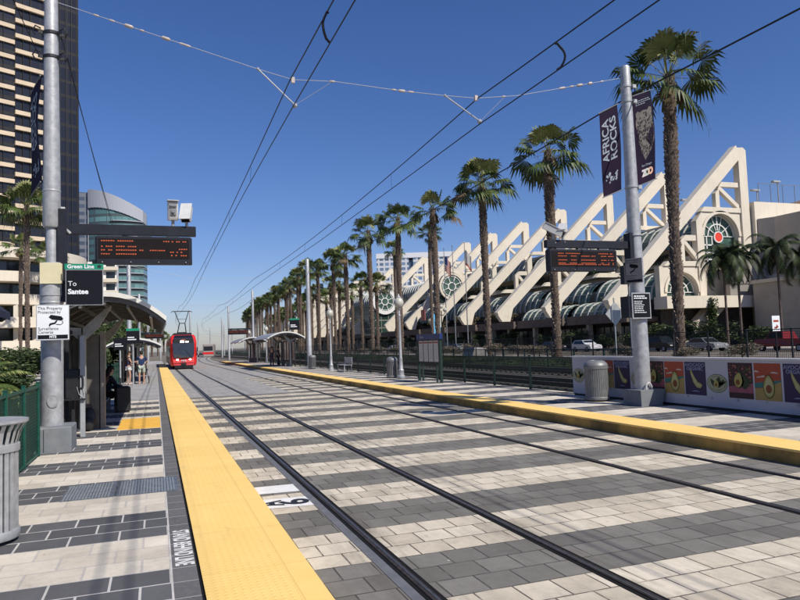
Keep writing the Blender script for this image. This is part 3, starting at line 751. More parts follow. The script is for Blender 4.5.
def leopard(T, P):
    def ell(cx, cw, ru, rw, n=20, d=0, rot=0):
        return [(cx+ru*math.cos(2*PI*k/n+rot), d, cw+rw*math.sin(2*PI*k/n+rot)) for k in range(n)]
    mb = MB(); r = random.Random(11)
    mb.poly(ell(.50, .68, .42, .13)); mb.poly(ell(.46, .60, .30, .10, d=-.001)); mb.poly([(.12, -.002, .745), (.10, -.002, .80), (.20, -.002, .815), (.36, -.002, .79)]); mb.poly([(.66, -.002, .79), (.80, -.002, .83), (.92, -.002, .81), (.90, -.002, .74)]); mb.poly([(.24, -.003, .60), (.94, -.003, .64), (.97, -.003, .46), (.80, -.003, .34), (.52, -.003, .25), (.36, -.003, .34), (.22, -.003, .48)])
    warp(mb, P, .006).build('animal_portrait', M['furlight'], T)
    mb = MB()
    for cx, sg in ((.36, -1), (.70, 1)): mb.poly(ell(cx, .685, .07, .014, 10))
    mb.poly([(.45, 0, .64), (.60, 0, .64), (.525, 0, .61)]); mb.add([(.515, 0, .615), (.535, 0, .615), (.535, 0, .575), (.515, 0, .575)], [(0, 1, 2, 3)])
    mb.add([(.38, 0, .575), (.52, 0, .585), (.67, 0, .575), (.67, 0, .567), (.52, 0, .573), (.38, 0, .567)], [(0, 1, 2, 3, 4, 5)])
    for k in range(170):
        a = r.uniform(0, 2*PI); q = math.sqrt(r.uniform(.30, 1)); u = .52+.38*q*math.cos(a); w = .655+.125*q*math.sin(a)-((.08, .17, .24)[k % 3] if k % 4 else 0)
        d = r.uniform(.015, .035); mb.poly([(u+d*math.cos(t), 0, w+d*.35*math.sin(t)) for t in (0, 1.2, 2.4, 3.7, 5)])
    warp(mb, P, .012).build('portrait_markings', M['furdark'], T)
    mb = MB()
    for k, (a, b) in enumerate([(.12, .85), (.12, .80), (.12, .62)]):
        x = a
        while x < b: d = r.uniform(.05, .12); mb.add([(x, 0, .925-.022*k), (x+d, 0, .925-.022*k), (x+d, 0, .933-.022*k), (x, 0, .933-.022*k)], [(0, 1, 2, 3)]); x += d+.03
    mb.text('San Diego', 1, Matrix(((.13, 0, 0, .56), (0, 0, 1, 0), (0, .032, 0, .195), (0, 0, 0, 1))), thick=.01)
    warp(mb, P).build('lettering', M['bannertext'], T)
    for ch, cx, c in (('z', .40, (.55, .5, .5)), ('o', .57, (.45, .52, .42)), ('o', .74, (.6, .35, .25))):
        mb = MB(); mb.text(ch, 1, Matrix(((.50, 0, 0, cx), (0, 0, 1, 0), (0, .155, 0, .125), (0, 0, 0, 1))), thick=.035)
        warp(mb, P).build('logo_letter', mat('logo_'+str(cx), c, .7), T)
banner('narrow purple banner reading Africa Rocks left of the right pole', 10.33, 10.90, 13.72, 5.30, 5.53, 7.37, 7.68, africa)
banner('dark banner with a spotted big cat portrait right of the right pole', 11.36, 11.96, 13.72, 5.62, 5.86, 7.90, 8.14, leopard)
# left pole banner is seen nearly edge-on
T = banner('purple Africa Rocks banner turned edge-on at the left pole', 0, .70, 0, 4.98, 5.12, 6.95, 7.1, africa)
T.location = (-2.21, 14.45, 0); T.rotation_euler = (0, 0, math.radians(-69))
#EOF2

# ------------------------------------------------------------------ fences
def fence(name_label, path, h, posts, m, z0=0, infill=.1, wr=.003, pr=.03, panel=None, rails=(.06, 1), kind='fence', cat='fence'):
    """posts and rails along a straight run path=(p,q); mesh infill of thin wires"""
    t = thing('fence', name_label, cat); P, Q = Vector((*path[0], 0)), Vector((*path[1], 0)); L = (Q-P).length; d = (Q-P)/L
    n = max(1, round(L/posts)); cnt = 0; left = MB()
    for i in range(n+1):
        p = P+d*(L*i/n); mb = MB(); mb.box(p.x-pr, p.x+pr, p.y-pr, p.y+pr, z0, z0+h+.03); mb.box(p.x-pr*1.2, p.x+pr*1.2, p.y-pr*1.2, p.y+pr*1.2, z0+h+.031, z0+h+.045)
        if cnt < 60: mb.build('post', m, t); cnt += 1
        else: left.v and 0; o = len(left.v); left.v += mb.v; left.f += [[a+o for a in f] for f in mb.f]; left.m += mb.m
    if left.f: left.build('post', m, t)['kind'] = 'stuff'
    mb = MB()
    for k in rails: mb.bar(P+Vector((0, 0, z0+h*k)), Q+Vector((0, 0, z0+h*k)), pr*1.3, pr*1.3)
    mb.build('rail', m, t)
    mb = MB(); k = 1; q = int(L/infill)
    for i in range(1, q):
        p = P+d*(i*infill); x, y = p.x, p.y; a, b = z0+h*rails[0], z0+h*rails[-1]; w = d*wr
        mb.add([(x-w.x, y-w.y, a), (x+w.x, y+w.y, a), (x+w.x, y+w.y, b), (x-w.x, y-w.y, b)], [(0, 1, 2, 3)])
    zz = z0+h*rails[0]+infill
    while zz < z0+h*rails[-1]:
        mb.add([(P.x, P.y, zz-wr), (Q.x, Q.y, zz-wr), (Q.x, Q.y, zz+wr), (P.x, P.y, zz+wr)], [(0, 1, 2, 3)]); zz += infill
    mb.build('mesh_panel', m, t)
    return t
fence('dark green wire fence along the back of the right platform', ((11.93, 17.7), (11.93, 96)), 1.10, 2.6, M['darkgreen'], HP, .05, .0085, .035, rails=(.06, .97))
fence('tall black chain-link fence between the lawn and the sidewalk palms', ((33.2, 16), (33.2, 330)), 1.95, 3.05, M['darkmetal'], 0, .13, .010, .04)
fence('dark maintenance fence between the two railway tracks and the lawn', ((24.3, 30), (24.3, 330)), 1.15, 3.0, M['darkgreen'], 0, .10, .012, .04)
f = fence('green mesh fence with a dark screen beside the left litter bin', ((-1.90, 5.0), (-1.90, 13.1)), 1.22, 1.35, M['greenfence'], HP, .05, .009, .028, rails=(.04, .97))
fence('green fence behind the left platform shelters', ((-1.92, 24.8), (-1.92, 92)), 1.15, 2.4, M['greenfence'], HP, .06, .010, .03, rails=(.04, .97))
mb = MB()
for i in range(5): mb.box(-1.93, -1.925, 5.1+i*1.62, 6.6+i*1.62, HP+.1, HP+1.10)
mb.build('privacy_screen', mat('green_screen', (.010, .050, .038), .7, var=.4, scale=6), f)

# ------------------------------------------------------------------ litter bins
def bin_obj(label, x, y, r=.27, h=.92, k=26, dome=True, group='slatted grey litter bins'):
    bm_ = M['galv'] if not dome else mat('bin_metal', (.20, .205, .205), .5, .3, var=.2, scale=6)
    t = thing('litter_bin', label, 'litter bin', (x, y, HP), 0, group)
    mb = MB()
    for i in range(k):
        a = 2*PI*i/k; c, s_ = math.cos(a), math.sin(a); tx_, ty_ = -s_*.023, c*.023
        pr = [(r*1.0, .07), (r*1.0, h*.80), (r*1.02, h*.86)]
        for (ra, za), (rb, zb) in zip(pr[:-1], pr[1:]):
            mb.add([(ra*c-tx_, ra*s_-ty_, za), (ra*c+tx_, ra*s_+ty_, za), (rb*c+tx_, rb*s_+ty_, zb), (rb*c-tx_, rb*s_-ty_, zb),
                    ((ra-.012)*c-tx_, (ra-.012)*s_-ty_, za), ((ra-.012)*c+tx_, (ra-.012)*s_+ty_, za), ((rb-.012)*c+tx_, (rb-.012)*s_+ty_, zb), ((rb-.012)*c-tx_, (rb-.012)*s_-ty_, zb)],
                   [(0, 1, 2, 3), (7, 6, 5, 4), (0, 3, 7, 4), (1, 5, 6, 2)])
    mb.build('slat_body', bm_, t)
    MB().lathe([(r*1.04, .04), (r*1.06, .05), (r*1.06, .11), (r*1.04, .12), (r*.98, .12)], 32).lathe([(r*1.0, h*.83), (r*1.05, h*.835), (r*1.05, h*.90), (r*1.0, h*.905)], 32).build('hoop', bm_, t, True)
    MB().lathe([(r*.93, .03), (r*.93, h*.88), (.001, h*.88)], 24).build('liner', M['blackpaint'], t)
    MB().lathe([(r*.8, 0), (r*.8, .04)], 24).build('foot', M['blackpaint'], t)
    if dome:
        MB().lathe([(r*1.04, h*.91), (r*1.0, h*.96), (r*.75, h*1.03), (r*.5, h*1.05), (r*.46, h*1.03)], 32).build('lid', bm_, t, True)
    else:
        mb = MB()
        for i in range(k):
            a = 2*PI*i/k; c, s_ = math.cos(a), math.sin(a); q = (-s_*.02, c*.02)
            P0, P1, P2 = (r*.98, h*.90), (r*1.10, h*1.02), (r*1.28, h*1.10)
            for A, B in ((P0, P1), (P1, P2)):
                mb.add([(A[0]*c-q[0], A[0]*s_-q[1], A[1]), (A[0]*c+q[0], A[0]*s_+q[1], A[1]), (B[0]*c+q[0], B[0]*s_+q[1], B[1]), (B[0]*c-q[0], B[0]*s_-q[1], B[1])], [(0, 1, 2, 3)])
        mb.lathe([(r*1.27, h*1.09), (r*1.31, h*1.10), (r*1.31, h*1.125), (r*1.27, h*1.12)], 32)
        mb.build('flared_rim', M['galv'], t, True)
    return t
bin_obj('slatted grey litter bin with an open flared rim at the left edge', -1.52, 7.35, .285, 1.0, 28, False)
bin_obj('slatted grey litter bin standing in front of the avocado posters', 10.98, 15.30, .30, 1.02, 34)
bin_obj('slatted grey litter bin next to the globe lamp on the right platform', 10.95, 31.8, .27, .98, 20)
bin_obj('far litter bin beside the first right platform shelter', 11.0, 50.2, .27, .98, 16)

# ------------------------------------------------------------------ avocado hoarding
hd = thing('poster_wall', 'long grey-white hoarding covered in repeating avocado posters', 'hoarding')
HX = 11.60
MB().box(HX, HX+.10, 2.0, 17.3, HP+.06, 1.325).build('panel', mat('hoarding_vinyl', (.42, .42, .46), .55, var=.05, scale=1.5), hd)
mb = MB(); mb.box(HX-.03, HX+.14, 2.0, 17.32, 1.327, 1.365)
for i in range(7): mb.box(HX+.101, HX+.16, 2.1+i*2.4, 2.16+i*2.4, HP, 1.326)
mb.build('top_rail', mat('hoarding_rail', (.62, .62, .63), .5, var=.06), hd)
MB().box(HX+.02, HX+.08, 2.0, 17.3, HP, HP+.055).build('kickboard', M['blackpaint'], hd)
mb = MB()
for i in range(22): mb.lathe([(.03, 0), (.018, .012), (.001, .012)], 10, (0, 0, 0), 0)
mb = MB()
for i in range(20):
    y = 2.6+i*.72; mb.add([(HX-.006, y+.035*math.cos(a), .47+.035*math.sin(a)) for a in [k*PI/5 for k in range(10)]], [tuple(range(9, -1, -1))])
mb.build('grommet', M['conc'], hd)
PC = {k: mat('poster_'+k, tuple(q*.62 for q in c), .6, var=.10, scale=9) for k, c in dict(red=(.50, .085, .035), teal=(.05, .24, .21), sand=(.52, .36, .11), pink=(.42, .11, .16), maroon=(.055, .02, .022), purple=(.035, .02, .085), avo=(.56, .50, .14), avo2=(.62, .60, .30), skin=(.035, .06, .015), pit=(.28, .09, .02), cloud=(.70, .60, .52), green=(.09, .15, .04), sign=(.52, .52, .33), lav=(.30, .32, .50), coral=(.5, .14, .12)).items()}
def poster(kind, y, label):
    """poster plane on the wall: u runs toward the camera's right (-Y), w up; centre y"""
    W, H_ = (.64, .75) if kind != 'oval' else (.58, .41)
    zc = .885 if kind != 'oval' else .80
    T = thing('poster', label, 'poster', (HX, y, zc), 0, 'avocado posters on the hoarding')
    lay = [0]
    def put(name, key, polys):
        lay[0] += 1; d = -.0015*lay[0]-.002; mb = MB()
        for p in polys: mb.poly([(d, -u*W, w*H_) for u, w in reversed(p)])
        return mb.build(name, PC[key], T)
    def ell(cu, cw, ru, rw, n=22, p=1.0, tilt=0):
        out = []
        for k in range(n):
            a = 2*PI*k/n; x, z = ru*math.cos(a)*(1-.36*p*max(0, math.sin(a))), rw*math.sin(a)
            out.append((cu+x*math.cos(tilt)-z*math.sin(tilt), cw+x*math.sin(tilt)+z*math.cos(tilt)))
        return out
    sq = [(-.5, -.5), (.5, -.5), (.5, .5), (-.5, .5)]
    r = random.Random(5)
    if kind == 'beach':
        put('sky_print', 'red', [sq]); put('sea_print', 'teal', [[(-.5, -.18), (.5, -.10), (.5, .06), (-.5, -.04)][::1]])
        put('sand_print', 'sand', [[(-.5, -.5), (.5, -.5), (.5, .02), (.25, -.06), (-.1, -.16), (-.5, -.2)]])
        put('cloud_print', 'cloud', [[(-.5, .26), (-.3, .25), (-.34, .29), (-.46, .31)], [(.1, .24), (.42, .23), (.38, .26), (.2, .28)], [(-.42, .10), (-.08, .13), (-.12, .18), (-.3, .14), (-.38, .14)]])
        put('avocado_skin', 'skin', [ell(.04, -.12, .225, .32)]); put('avocado_flesh', 'avo', [ell(.04, -.12, .20, .295)]); put('avocado_heart', 'avo2', [ell(.04, -.13, .15, .24)]); put('avocado_pit', 'pit', [ell(.04, -.19, .115, .115, p=0)])
    elif kind == 'night':
        put('background_print', 'purple', [sq])
        put('avocado_flesh', 'avo', [[(-.24, .30), (-.18, .26), (-.06, .08), (.10, -.10), (.28, -.16), (.31, -.22), (.22, -.29), (.05, -.27), (-.10, -.12), (-.20, .12)]])
        put('avocado_heart', 'avo2', [[(-.21, .24), (-.12, .10), (.06, -.12), (.24, -.19), (.24, -.23), (.08, -.23), (-.06, -.10), (-.16, .10)]])
        mb = MB(); d = -.008
        for k, wd in enumerate(('AVOCADO', 'ORGANIC')):
            mb.text(wd, .105, Matrix(((0, 0, -1, d), (-1, 0, 0, 0), (0, 1, 0, (.405-.115*k)*H_), (0, 0, 0, 1))), sx=1.15 if k == 0 else 1.05, thick=.004)
        mb.build('poster_lettering', PC['lav'], T)
        put('wave_print', 'lav', [[(-.2, -.40), (-.05, -.36), (.12, -.37), (.2, -.41), (.05, -.395), (-.08, -.40)]])
    elif kind == 'floral':
        put('background_print', 'maroon', [sq]); put('ground_print', 'pink', [[(-.5, -.34), (.5, -.34), (.5, -.06), (.2, -.10), (-.5, -.18)]])
        put('blossom_print', 'coral', [[(u+d*math.cos(t), w+.7*d*math.sin(t)) for t in (0, 1.1, 2.5, 3.6, 5)] for u, w, d in [(r.uniform(-.44, .44), r.uniform(.02, .44), r.uniform(.02, .055)) for _ in range(24)]])
        put('leaf_print', 'green', [[(u, w), (u+d, w+.02), (u+1.5*d, w+.09), (u+.3*d, w+.05)] for u, w, d in [(r.uniform(-.1, .40), r.uniform(-.2, .3), r.uniform(.03, .07)) for _ in range(16)]])
        put('avocado_skin', 'skin', [ell(-.05, .02, .20, .24, tilt=-.2), ell(.17, -.03, .17, .20)]); put('avocado_flesh', 'avo', [ell(-.08, .02, .165, .21, tilt=-.2)]); put('avocado_pit', 'pit', [ell(-.10, -.05, .085, .08, p=0)])
    else:
        put('sign_rim', 'green', [ell(0, 0, .5, .5, 32, 0)]); put('sign_disc', 'sign', [ell(0, 0, .475, .468, 32, 0)]); put('inner_rim', 'green', [ell(0, 0, .40, .38, 32, 0)]); put('inner_disc', 'sign', [ell(0, 0, .385, .36, 32, 0)])
        put('leaf_print', 'skin', [ell(-.18, .02, .10, .24, tilt=.5), ell(.20, 0, .10, .26, tilt=-.6), ell(.06, .08, .14, .26, tilt=-.2), ell(.30, .03, .06, .18, tilt=-1)])
        put('avocado_flesh', 'avo', [ell(-.04, -.03, .12, .22)]); put('avocado_pit', 'pit', [ell(-.04, -.08, .055, .09, p=0)])
    return T
seq = [('oval', 17.0), ('beach', 15.7), ('night', 15.03), ('oval', 14.37), ('floral', 13.76), ('beach', 13.1), ('night', 12.43), ('oval', 11.79), ('floral', 11.15), ('beach', 10.47), ('night', 9.78), ('oval', 8.1), ('floral', 7.4)]
lab = {('oval', 17.0): 'oval avocado badge on the hoarding, left of the litter bin', ('beach', 15.7): 'orange beach avocado poster partly behind the litter bin', ('night', 15.03): 'purple avocado poster between the litter bin and the right pole',
       ('oval', 14.37): 'oval avocado badge mostly hidden behind the right pole', ('floral', 13.76): 'dark floral avocado poster just right of the right pole', ('beach', 13.1): 'orange beach avocado poster nearest the right pole base',
       ('night', 12.43): 'purple avocado poster left of the fully visible oval badge', ('oval', 11.79): 'oval avocado badge in clear view between purple and floral posters', ('floral', 11.15): 'dark floral avocado poster right of the clear oval badge',
       ('beach', 10.47): 'orange beach avocado poster second from the right edge', ('night', 9.78): 'purple avocado poster cut by the right edge of the picture', ('oval', 8.1): 'oval avocado badge beyond the right edge', ('floral', 7.4): 'floral avocado poster beyond the right edge'}
for k, y in seq[:11]: poster(k, y, lab[(k, y)])

# ------------------------------------------------------------------ information board
kb = thing('information_board', 'dark framed timetable board with blue header and four pale panels', 'information board', (11.12, 0, 0))
for y in (26.05, 28.55): MB().box(-.05, .05, y-.05, y+.05, HP, 2.2).build('post', M['darkgreen'], kb)
for y in (26.5, 28.1): MB().box(-.03, .03, y-.03, y+.03, HP, 1.05).build('post', M['darkgreen'], kb)
MB().box(-.04, .04, 26.11, 28.49, 1.03, 2.02).build('frame', M['darkmetal'], kb)
MB().box(-.06, .06, 25.95, 28.65, 2.03, 2.26).build('header', mat('header_blue', (.012, .03, .13), .4, var=.1), kb)
mb = MB(); mb.text('Station', .15, Matrix(((0, 0, -1, -.063), (-1, 0, 0, 28.0), (0, 1, 0, 2.14), (0, 0, 0, 1)))); mb.build('header_lettering', M['offwhite'], kb)
for i in range(4):
    y0 = 26.2+i*.57
    mb = MB(); mb.box(-.046, -.041, y0, y0+.48, 1.08, 1.97, 0); mb.box(-.048, -.0465, y0+.03, y0+.45, 1.86, 1.93, 1)
    for k in range(9): mb.box(-.048, -.0465, y0+.06, y0+.42-(k*37 % 5)*.03, 1.78-k*.07, 1.80-k*.07, 2)
    mb.build('timetable_panel', [M['offwhite'], PC['red'], M['conc']], kb)

# ------------------------------------------------------------------ lamps, bench
def globe_lamp(label, x, y, h=3.6, base_z=HP, group='globe lamp posts on the right platform'):
    t = thing('lamp_post', label, 'lamp post', (x, y, base_z), 0, group)
    MB().lathe([(.19, 0), (.19, .10), (.15, .14), (.13, .34), (.15, .38), (.10, .46), (.085, .9), (.095, .94), (.07, 1.0), (.058, h-.5), (.075, h-.45), (.055, h-.40), (.05, h-.22), (.10, h-.16), (.12, h-.10), (.06, h-.08)], 18).build('post', M['galv'], t, True)
    MB().lathe([(.10, h-.09), (.17, h-.04), (.235, h+.10), (.24, h+.20), (.19, h+.34), (.10, h+.42)], 18).build('globe', M['globe'], t, True)
    MB().lathe([(.12, h+.40), (.13, h+.43), (.05, h+.50), (.02, h+.60), (.001, h+.62)], 12).build('finial', M['galv'], t, True)
    return t
globe_lamp('globe lamp post beside the litter bin and timetable board', 11.2, 31.2, 3.5)
globe_lamp('globe lamp post beside the far bench', 11.15, 45, 3.7)
for i, (y, lb_) in enumerate([(62.5, 'globe lamp post beyond the nearer right shelter'), (77, 'globe lamp post between the two right shelters'), (92, 'last globe lamp post near the end of the right platform')]): globe_lamp(lb_, 11.7, y, 3.6)
bn = thing('bench', 'grey metal bench on the right platform near the far lamp post', 'bench', (11.3, 42.2, HP))
mb = MB()
for k in range(5): mb.box(-.25+k*.1, -.17+k*.1, -.9, .9, .42, .45)
mb.build('seat', M['galv'], bn)
mb = MB()
for k in range(4): mb.box(.27, .30, -.9, .9, .52+k*.1, .60+k*.1)
mb.build('backrest', M['galv'], bn)
for yy in (-.8, .8):
    mb = MB(); mb.bar((-.2, yy, 0), (-.2, yy, .42), .05, .05); mb.bar((.25, yy, 0), (.29, yy, .92), .05, .05); mb.build('leg', M['galv'], bn)

# ------------------------------------------------------------------ shelters
def shelter(label, x0, x1, y0, y1, ze, zp, group, xpost, seat=True, flip=False, lite=False):
    """arched metal canopy spanning x0..x1, eave height ze, crown zp, on columns"""
    t = thing('shelter', label, 'shelter', (0, 0, 0), 0, group)
    n = 16; xc = (x0+x1)/2; hw = (x1-x0)/2
    def A(k, off=0):
        u = -1+2*k/n; return xc+hw*u*(1+off*.05), ze+(zp-ze)*(1-abs(u)**2.1)+off
    mb = MB()
    top = [A(k, .10) for k in range(n+1)]; bot = [A(k, -.0) for k in range(n+1)]
    for k in range(n):
        (xa, za), (xb, zb), (xd, zd), (xe, ze_) = top[k], top[k+1], bot[k], bot[k+1]
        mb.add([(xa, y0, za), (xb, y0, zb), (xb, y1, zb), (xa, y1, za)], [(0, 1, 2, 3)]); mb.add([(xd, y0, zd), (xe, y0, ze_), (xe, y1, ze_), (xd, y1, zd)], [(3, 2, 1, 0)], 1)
        mb.add([(xa, y0, za), (xb, y0, zb), (xe, y0, ze_), (xd, y0, zd)], [(3, 2, 1, 0)], 2); mb.add([(xa, y1, za), (xb, y1, zb), (xe, y1, ze_), (xd, y1, zd)], [(0, 1, 2, 3)], 2)
    for k in (0, n):
        (xa, za), (xd, zd) = top[k], bot[k]; mb.add([(xa, y0, za), (xa, y1, za), (xd, y1, zd), (xd, y0, zd)], [(0, 1, 2, 3)], 2)
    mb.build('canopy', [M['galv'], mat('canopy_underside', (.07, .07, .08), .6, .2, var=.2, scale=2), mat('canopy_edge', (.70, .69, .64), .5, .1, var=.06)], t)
    mb = MB(); N = 2 if lite else 7
    for i in range(N+1):
        y = y0+.12+(y1-y0-.24)*i/N
        for k in range(n):
            (xa, za), (xb, zb) = A(k), A(k+1); dd = .10
            mb.add([(xa, y-.04, za-dd), (xb, y-.04, zb-dd), (xb, y+.04, zb-dd), (xa, y+.04, za-dd), (xa, y-.04, za-.002), (xb, y-.04, zb-.002), (xb, y+.04, zb-.002), (xa, y+.04, za-.002)], [(3, 2, 1, 0), (0, 1, 5, 4), (2, 3, 7, 6)])
    for k in (2, 5, 8, 11, 14):
        xa, za = A(k); mb.box(xa-.03, xa+.03, y0+.1, y1-.1, za-.17, za-.09)
    mb.build('rafter', mat('canopy_rafter', (.13, .13, .135), .5, .3, var=.2), t)
    sg = -1 if flip else 1
    M['postgrey'] = mat('shelter_post_paint', (.34, .36, .37), .5, .15, var=.12, scale=4)
    for y in (y0+1.3, y1-1.3):
        mb = MB(); zc = 2.25
        mb.lathe([(.13, HP), (.13, HP+.06), (.085, HP+.08), (.085, zc), (.10, zc+.02), (.10, zc+.10)], 16, (xpost, y, 0))
        mb.build('post', M['postgrey'], t, True)
        mb = MB()
        for s in (-1, 1):
            xe = xpost+s*.62; u = (xe-xc)/hw; zt = ze+(zp-ze)*(1-min(1, abs(u))**2.1)-.10
            mb.extr([(xpost+s*.02, y-.05, zc+.02), (xpost+s*.10, y-.05, zc+.02), (xpost+s*.34, y-.05, zc+.25), (xe, y-.05, zt-.03), (xe-s*.05, y-.05, zt), (xpost+s*.02, y-.05, zc+.26)][::s], (0, .10, 0))
        mb.build('bracket', M['galv'], t)
    # windscreen behind
    xs = xpost-.22*sg
    mb = MB()
    for i in range(7): 
        y = y0+.5+(y1-y0-1.0)*i/6; mb.box(xs-.035, xs+.035, y-.035, y+.035, HP, 2.38)
    mb.box(xs-.03, xs+.03, y0+.5, y1-.5, 2.381, 2.45); mb.box(xs-.025, xs+.025, y0+.5, y1-.5, HP+.25, HP+.31)
    mb.build('screen_frame', M['darkmetal'], t)
    MB().box(xs-.006, xs+.006, y0+.56, y1-.56, HP+.32, 2.37).build('screen_glass', mat('tinted_screen', (.05, .055, .055), .15, var=.2, alpha=.82), t)
    if seat:
        mb = MB(); xa, xb = (xs+.10*sg, xs+.52*sg)
        for k in range(4): mb.box(min(xa, xb)+k*.11, min(xa, xb)+k*.11+.09, y0+2.0, y1-1.8, HP+.42, HP+.45)
        mb.build('seat', M['galvdark'], t)
        for y in (y0+2.2, (y0+y1)/2, y1-2.1): MB().box(min(xa, xb)+.05, max(xa, xb)-.05, y-.03, y+.03, HP, HP+.419).build('leg', M['galvdark'], t)
    return t
S1 = shelter('near arched shelter on the left platform shading a seated traveller', -2.25, .22, 15.5, 24.6, 2.58, 3.12, 'arched shelters on the left platform', -1.55)
# end wall of the near shelter with pay phone column
MB().box(-1.80, -1.20, 17.0, 17.12, HP, 2.36).build('end_panel', mat('bronze_panel', (.13, .12, .10), .55, .2, var=.25, scale=3), S1)
MB().box(-1.22, -1.10, 17.0, 17.22, HP, 2.42).build('end_post', mat('bronze_post', (.25, .225, .19), .55, .2, var=.15), S1)
MB().box(-1.88, -1.80, 15.9, 16.05, HP, 2.5).build('side_post', M['darkmetal'], S1)
shelter('second arched shelter on the left platform behind the walking couple', -2.6, .28, 40.5, 49.5, 2.22, 2.62, 'arched shelters on the left platform', -1.5, lite=True)
shelter('third arched shelter far down the left platform', -2.6, .2, 62, 71, 2.25, 2.7, 'arched shelters on the left platform', -1.5, lite=True)
shelter('nearer arched shelter on the right platform with people waiting', 7.95+.9, 12.0, 57.5, 66.5, 2.62, 3.12, 'arched shelters on the right platform', 11.0, flip=True, lite=True)
shelter('farther arched shelter on the right platform', 8.8, 12.0, 78, 87, 2.55, 3.05, 'arched shelters on the right platform', 11.0, flip=True, lite=True)
ph = thing('payphone', 'black payphone mounted by the near shelter post behind the left pole', 'payphone', (-1.63, 15.75, 0))
MB().cbox(-.14, .14, -.11, .11, 1.02, 1.62, .02).box(-.16, .24, -.20, -.1, .98, 1.01).box(-.03, .03, -.03, .05, HP, 1.0).build('housing', M['darkmetal'], ph)
MB().path([(.13, -.13, 1.46), (.19, -.15, 1.47), (.20, -.15, 1.40), (.20, -.15, 1.28), (.19, -.15, 1.22), (.13, -.13, 1.22)], .022, 8).build('handset', M['blackpaint'], ph, True)
MB().path([(.19, -.15, 1.22), (.22, -.16, 1.1), (.20, -.16, 1.02), (.12, -.13, 1.10), (.08, -.12, 1.25)], .007, 6).build('cord', M['galv'], ph)
MB().box(.145, .235, -.14, -.05, HP, 2.3).build('backing_post', M['postgrey'], ph)
for i, (x, y, z, w, lab_, gcol) in enumerate([(-1.05, 36, 2.35, .62, 'black direction sign with green header far down the left platform', 1), (-1.55, 34, 2.05, .55, 'dark notice board beside the far direction sign on the left platform', 0), (10.0, 51.6, 3.2, .75, 'black direction sign with green header on the second right pole', 1)]):
    s_ = thing('direction_sign', lab_, 'sign'); MB().box(x-w/2, x+w/2, y, y+.03, z, z+w).build('panel', M['signblack'], s_)
    if gcol: MB().box(x-w/2, x+w/2, y-.002, y+.032, z+w+.003, z+w+.12).build('header', M['signgreen'], s_)
    mb = MB(); mb.box(x-w*.4, x+w*.1, y-.006, y-.003, z+w*.45, z+w*.53); mb.box(x-w*.4, x+w*.25, y-.006, y-.003, z+w*.28, z+w*.36); mb.build('lettering', M['whitesign'], s_)
    if x < 5: MB().tube((x, y+.07, HP), (x, y+.07, z+w), .04, 8).build('post', M['galv'], s_)
#EOF3

# ------------------------------------------------------------------ people
def skin_obj(name, verts, edges, radii, m, parent, sub=2, root=0):
    me = D.meshes.new(name); me.from_pydata(verts, edges, []); o = D.objects.new(name, me); COL.objects.link(o)
    sk = o.modifiers.new('skin', 'SKIN'); sk.use_smooth_shade = True
    if not me.skin_vertices: 
        bpy.context.view_layer.objects.active = o
        me.attributes if False else None
    layer = me.skin_vertices[0] if len(me.skin_vertices) else None
    if layer:
        for i, r in enumerate(radii):
            layer.data[i].radius = r if isinstance(r, tuple) else (r, r); layer.data[i].use_root = (i == root)
    sb = o.modifiers.new('sub', 'SUBSURF'); sb.levels = sub; sb.render_levels = sub
    bpy.context.view_layer.update()
    nm = D.meshes.new_from_object(o.evaluated_get(bpy.context.evaluated_depsgraph_get()))
    o.modifiers.clear(); o.data = nm; D.meshes.remove(me)
    nm.materials.clear(); nm.materials.append(m)
    for p in nm.polygons: p.use_smooth = True
    o.parent = parent
    return o
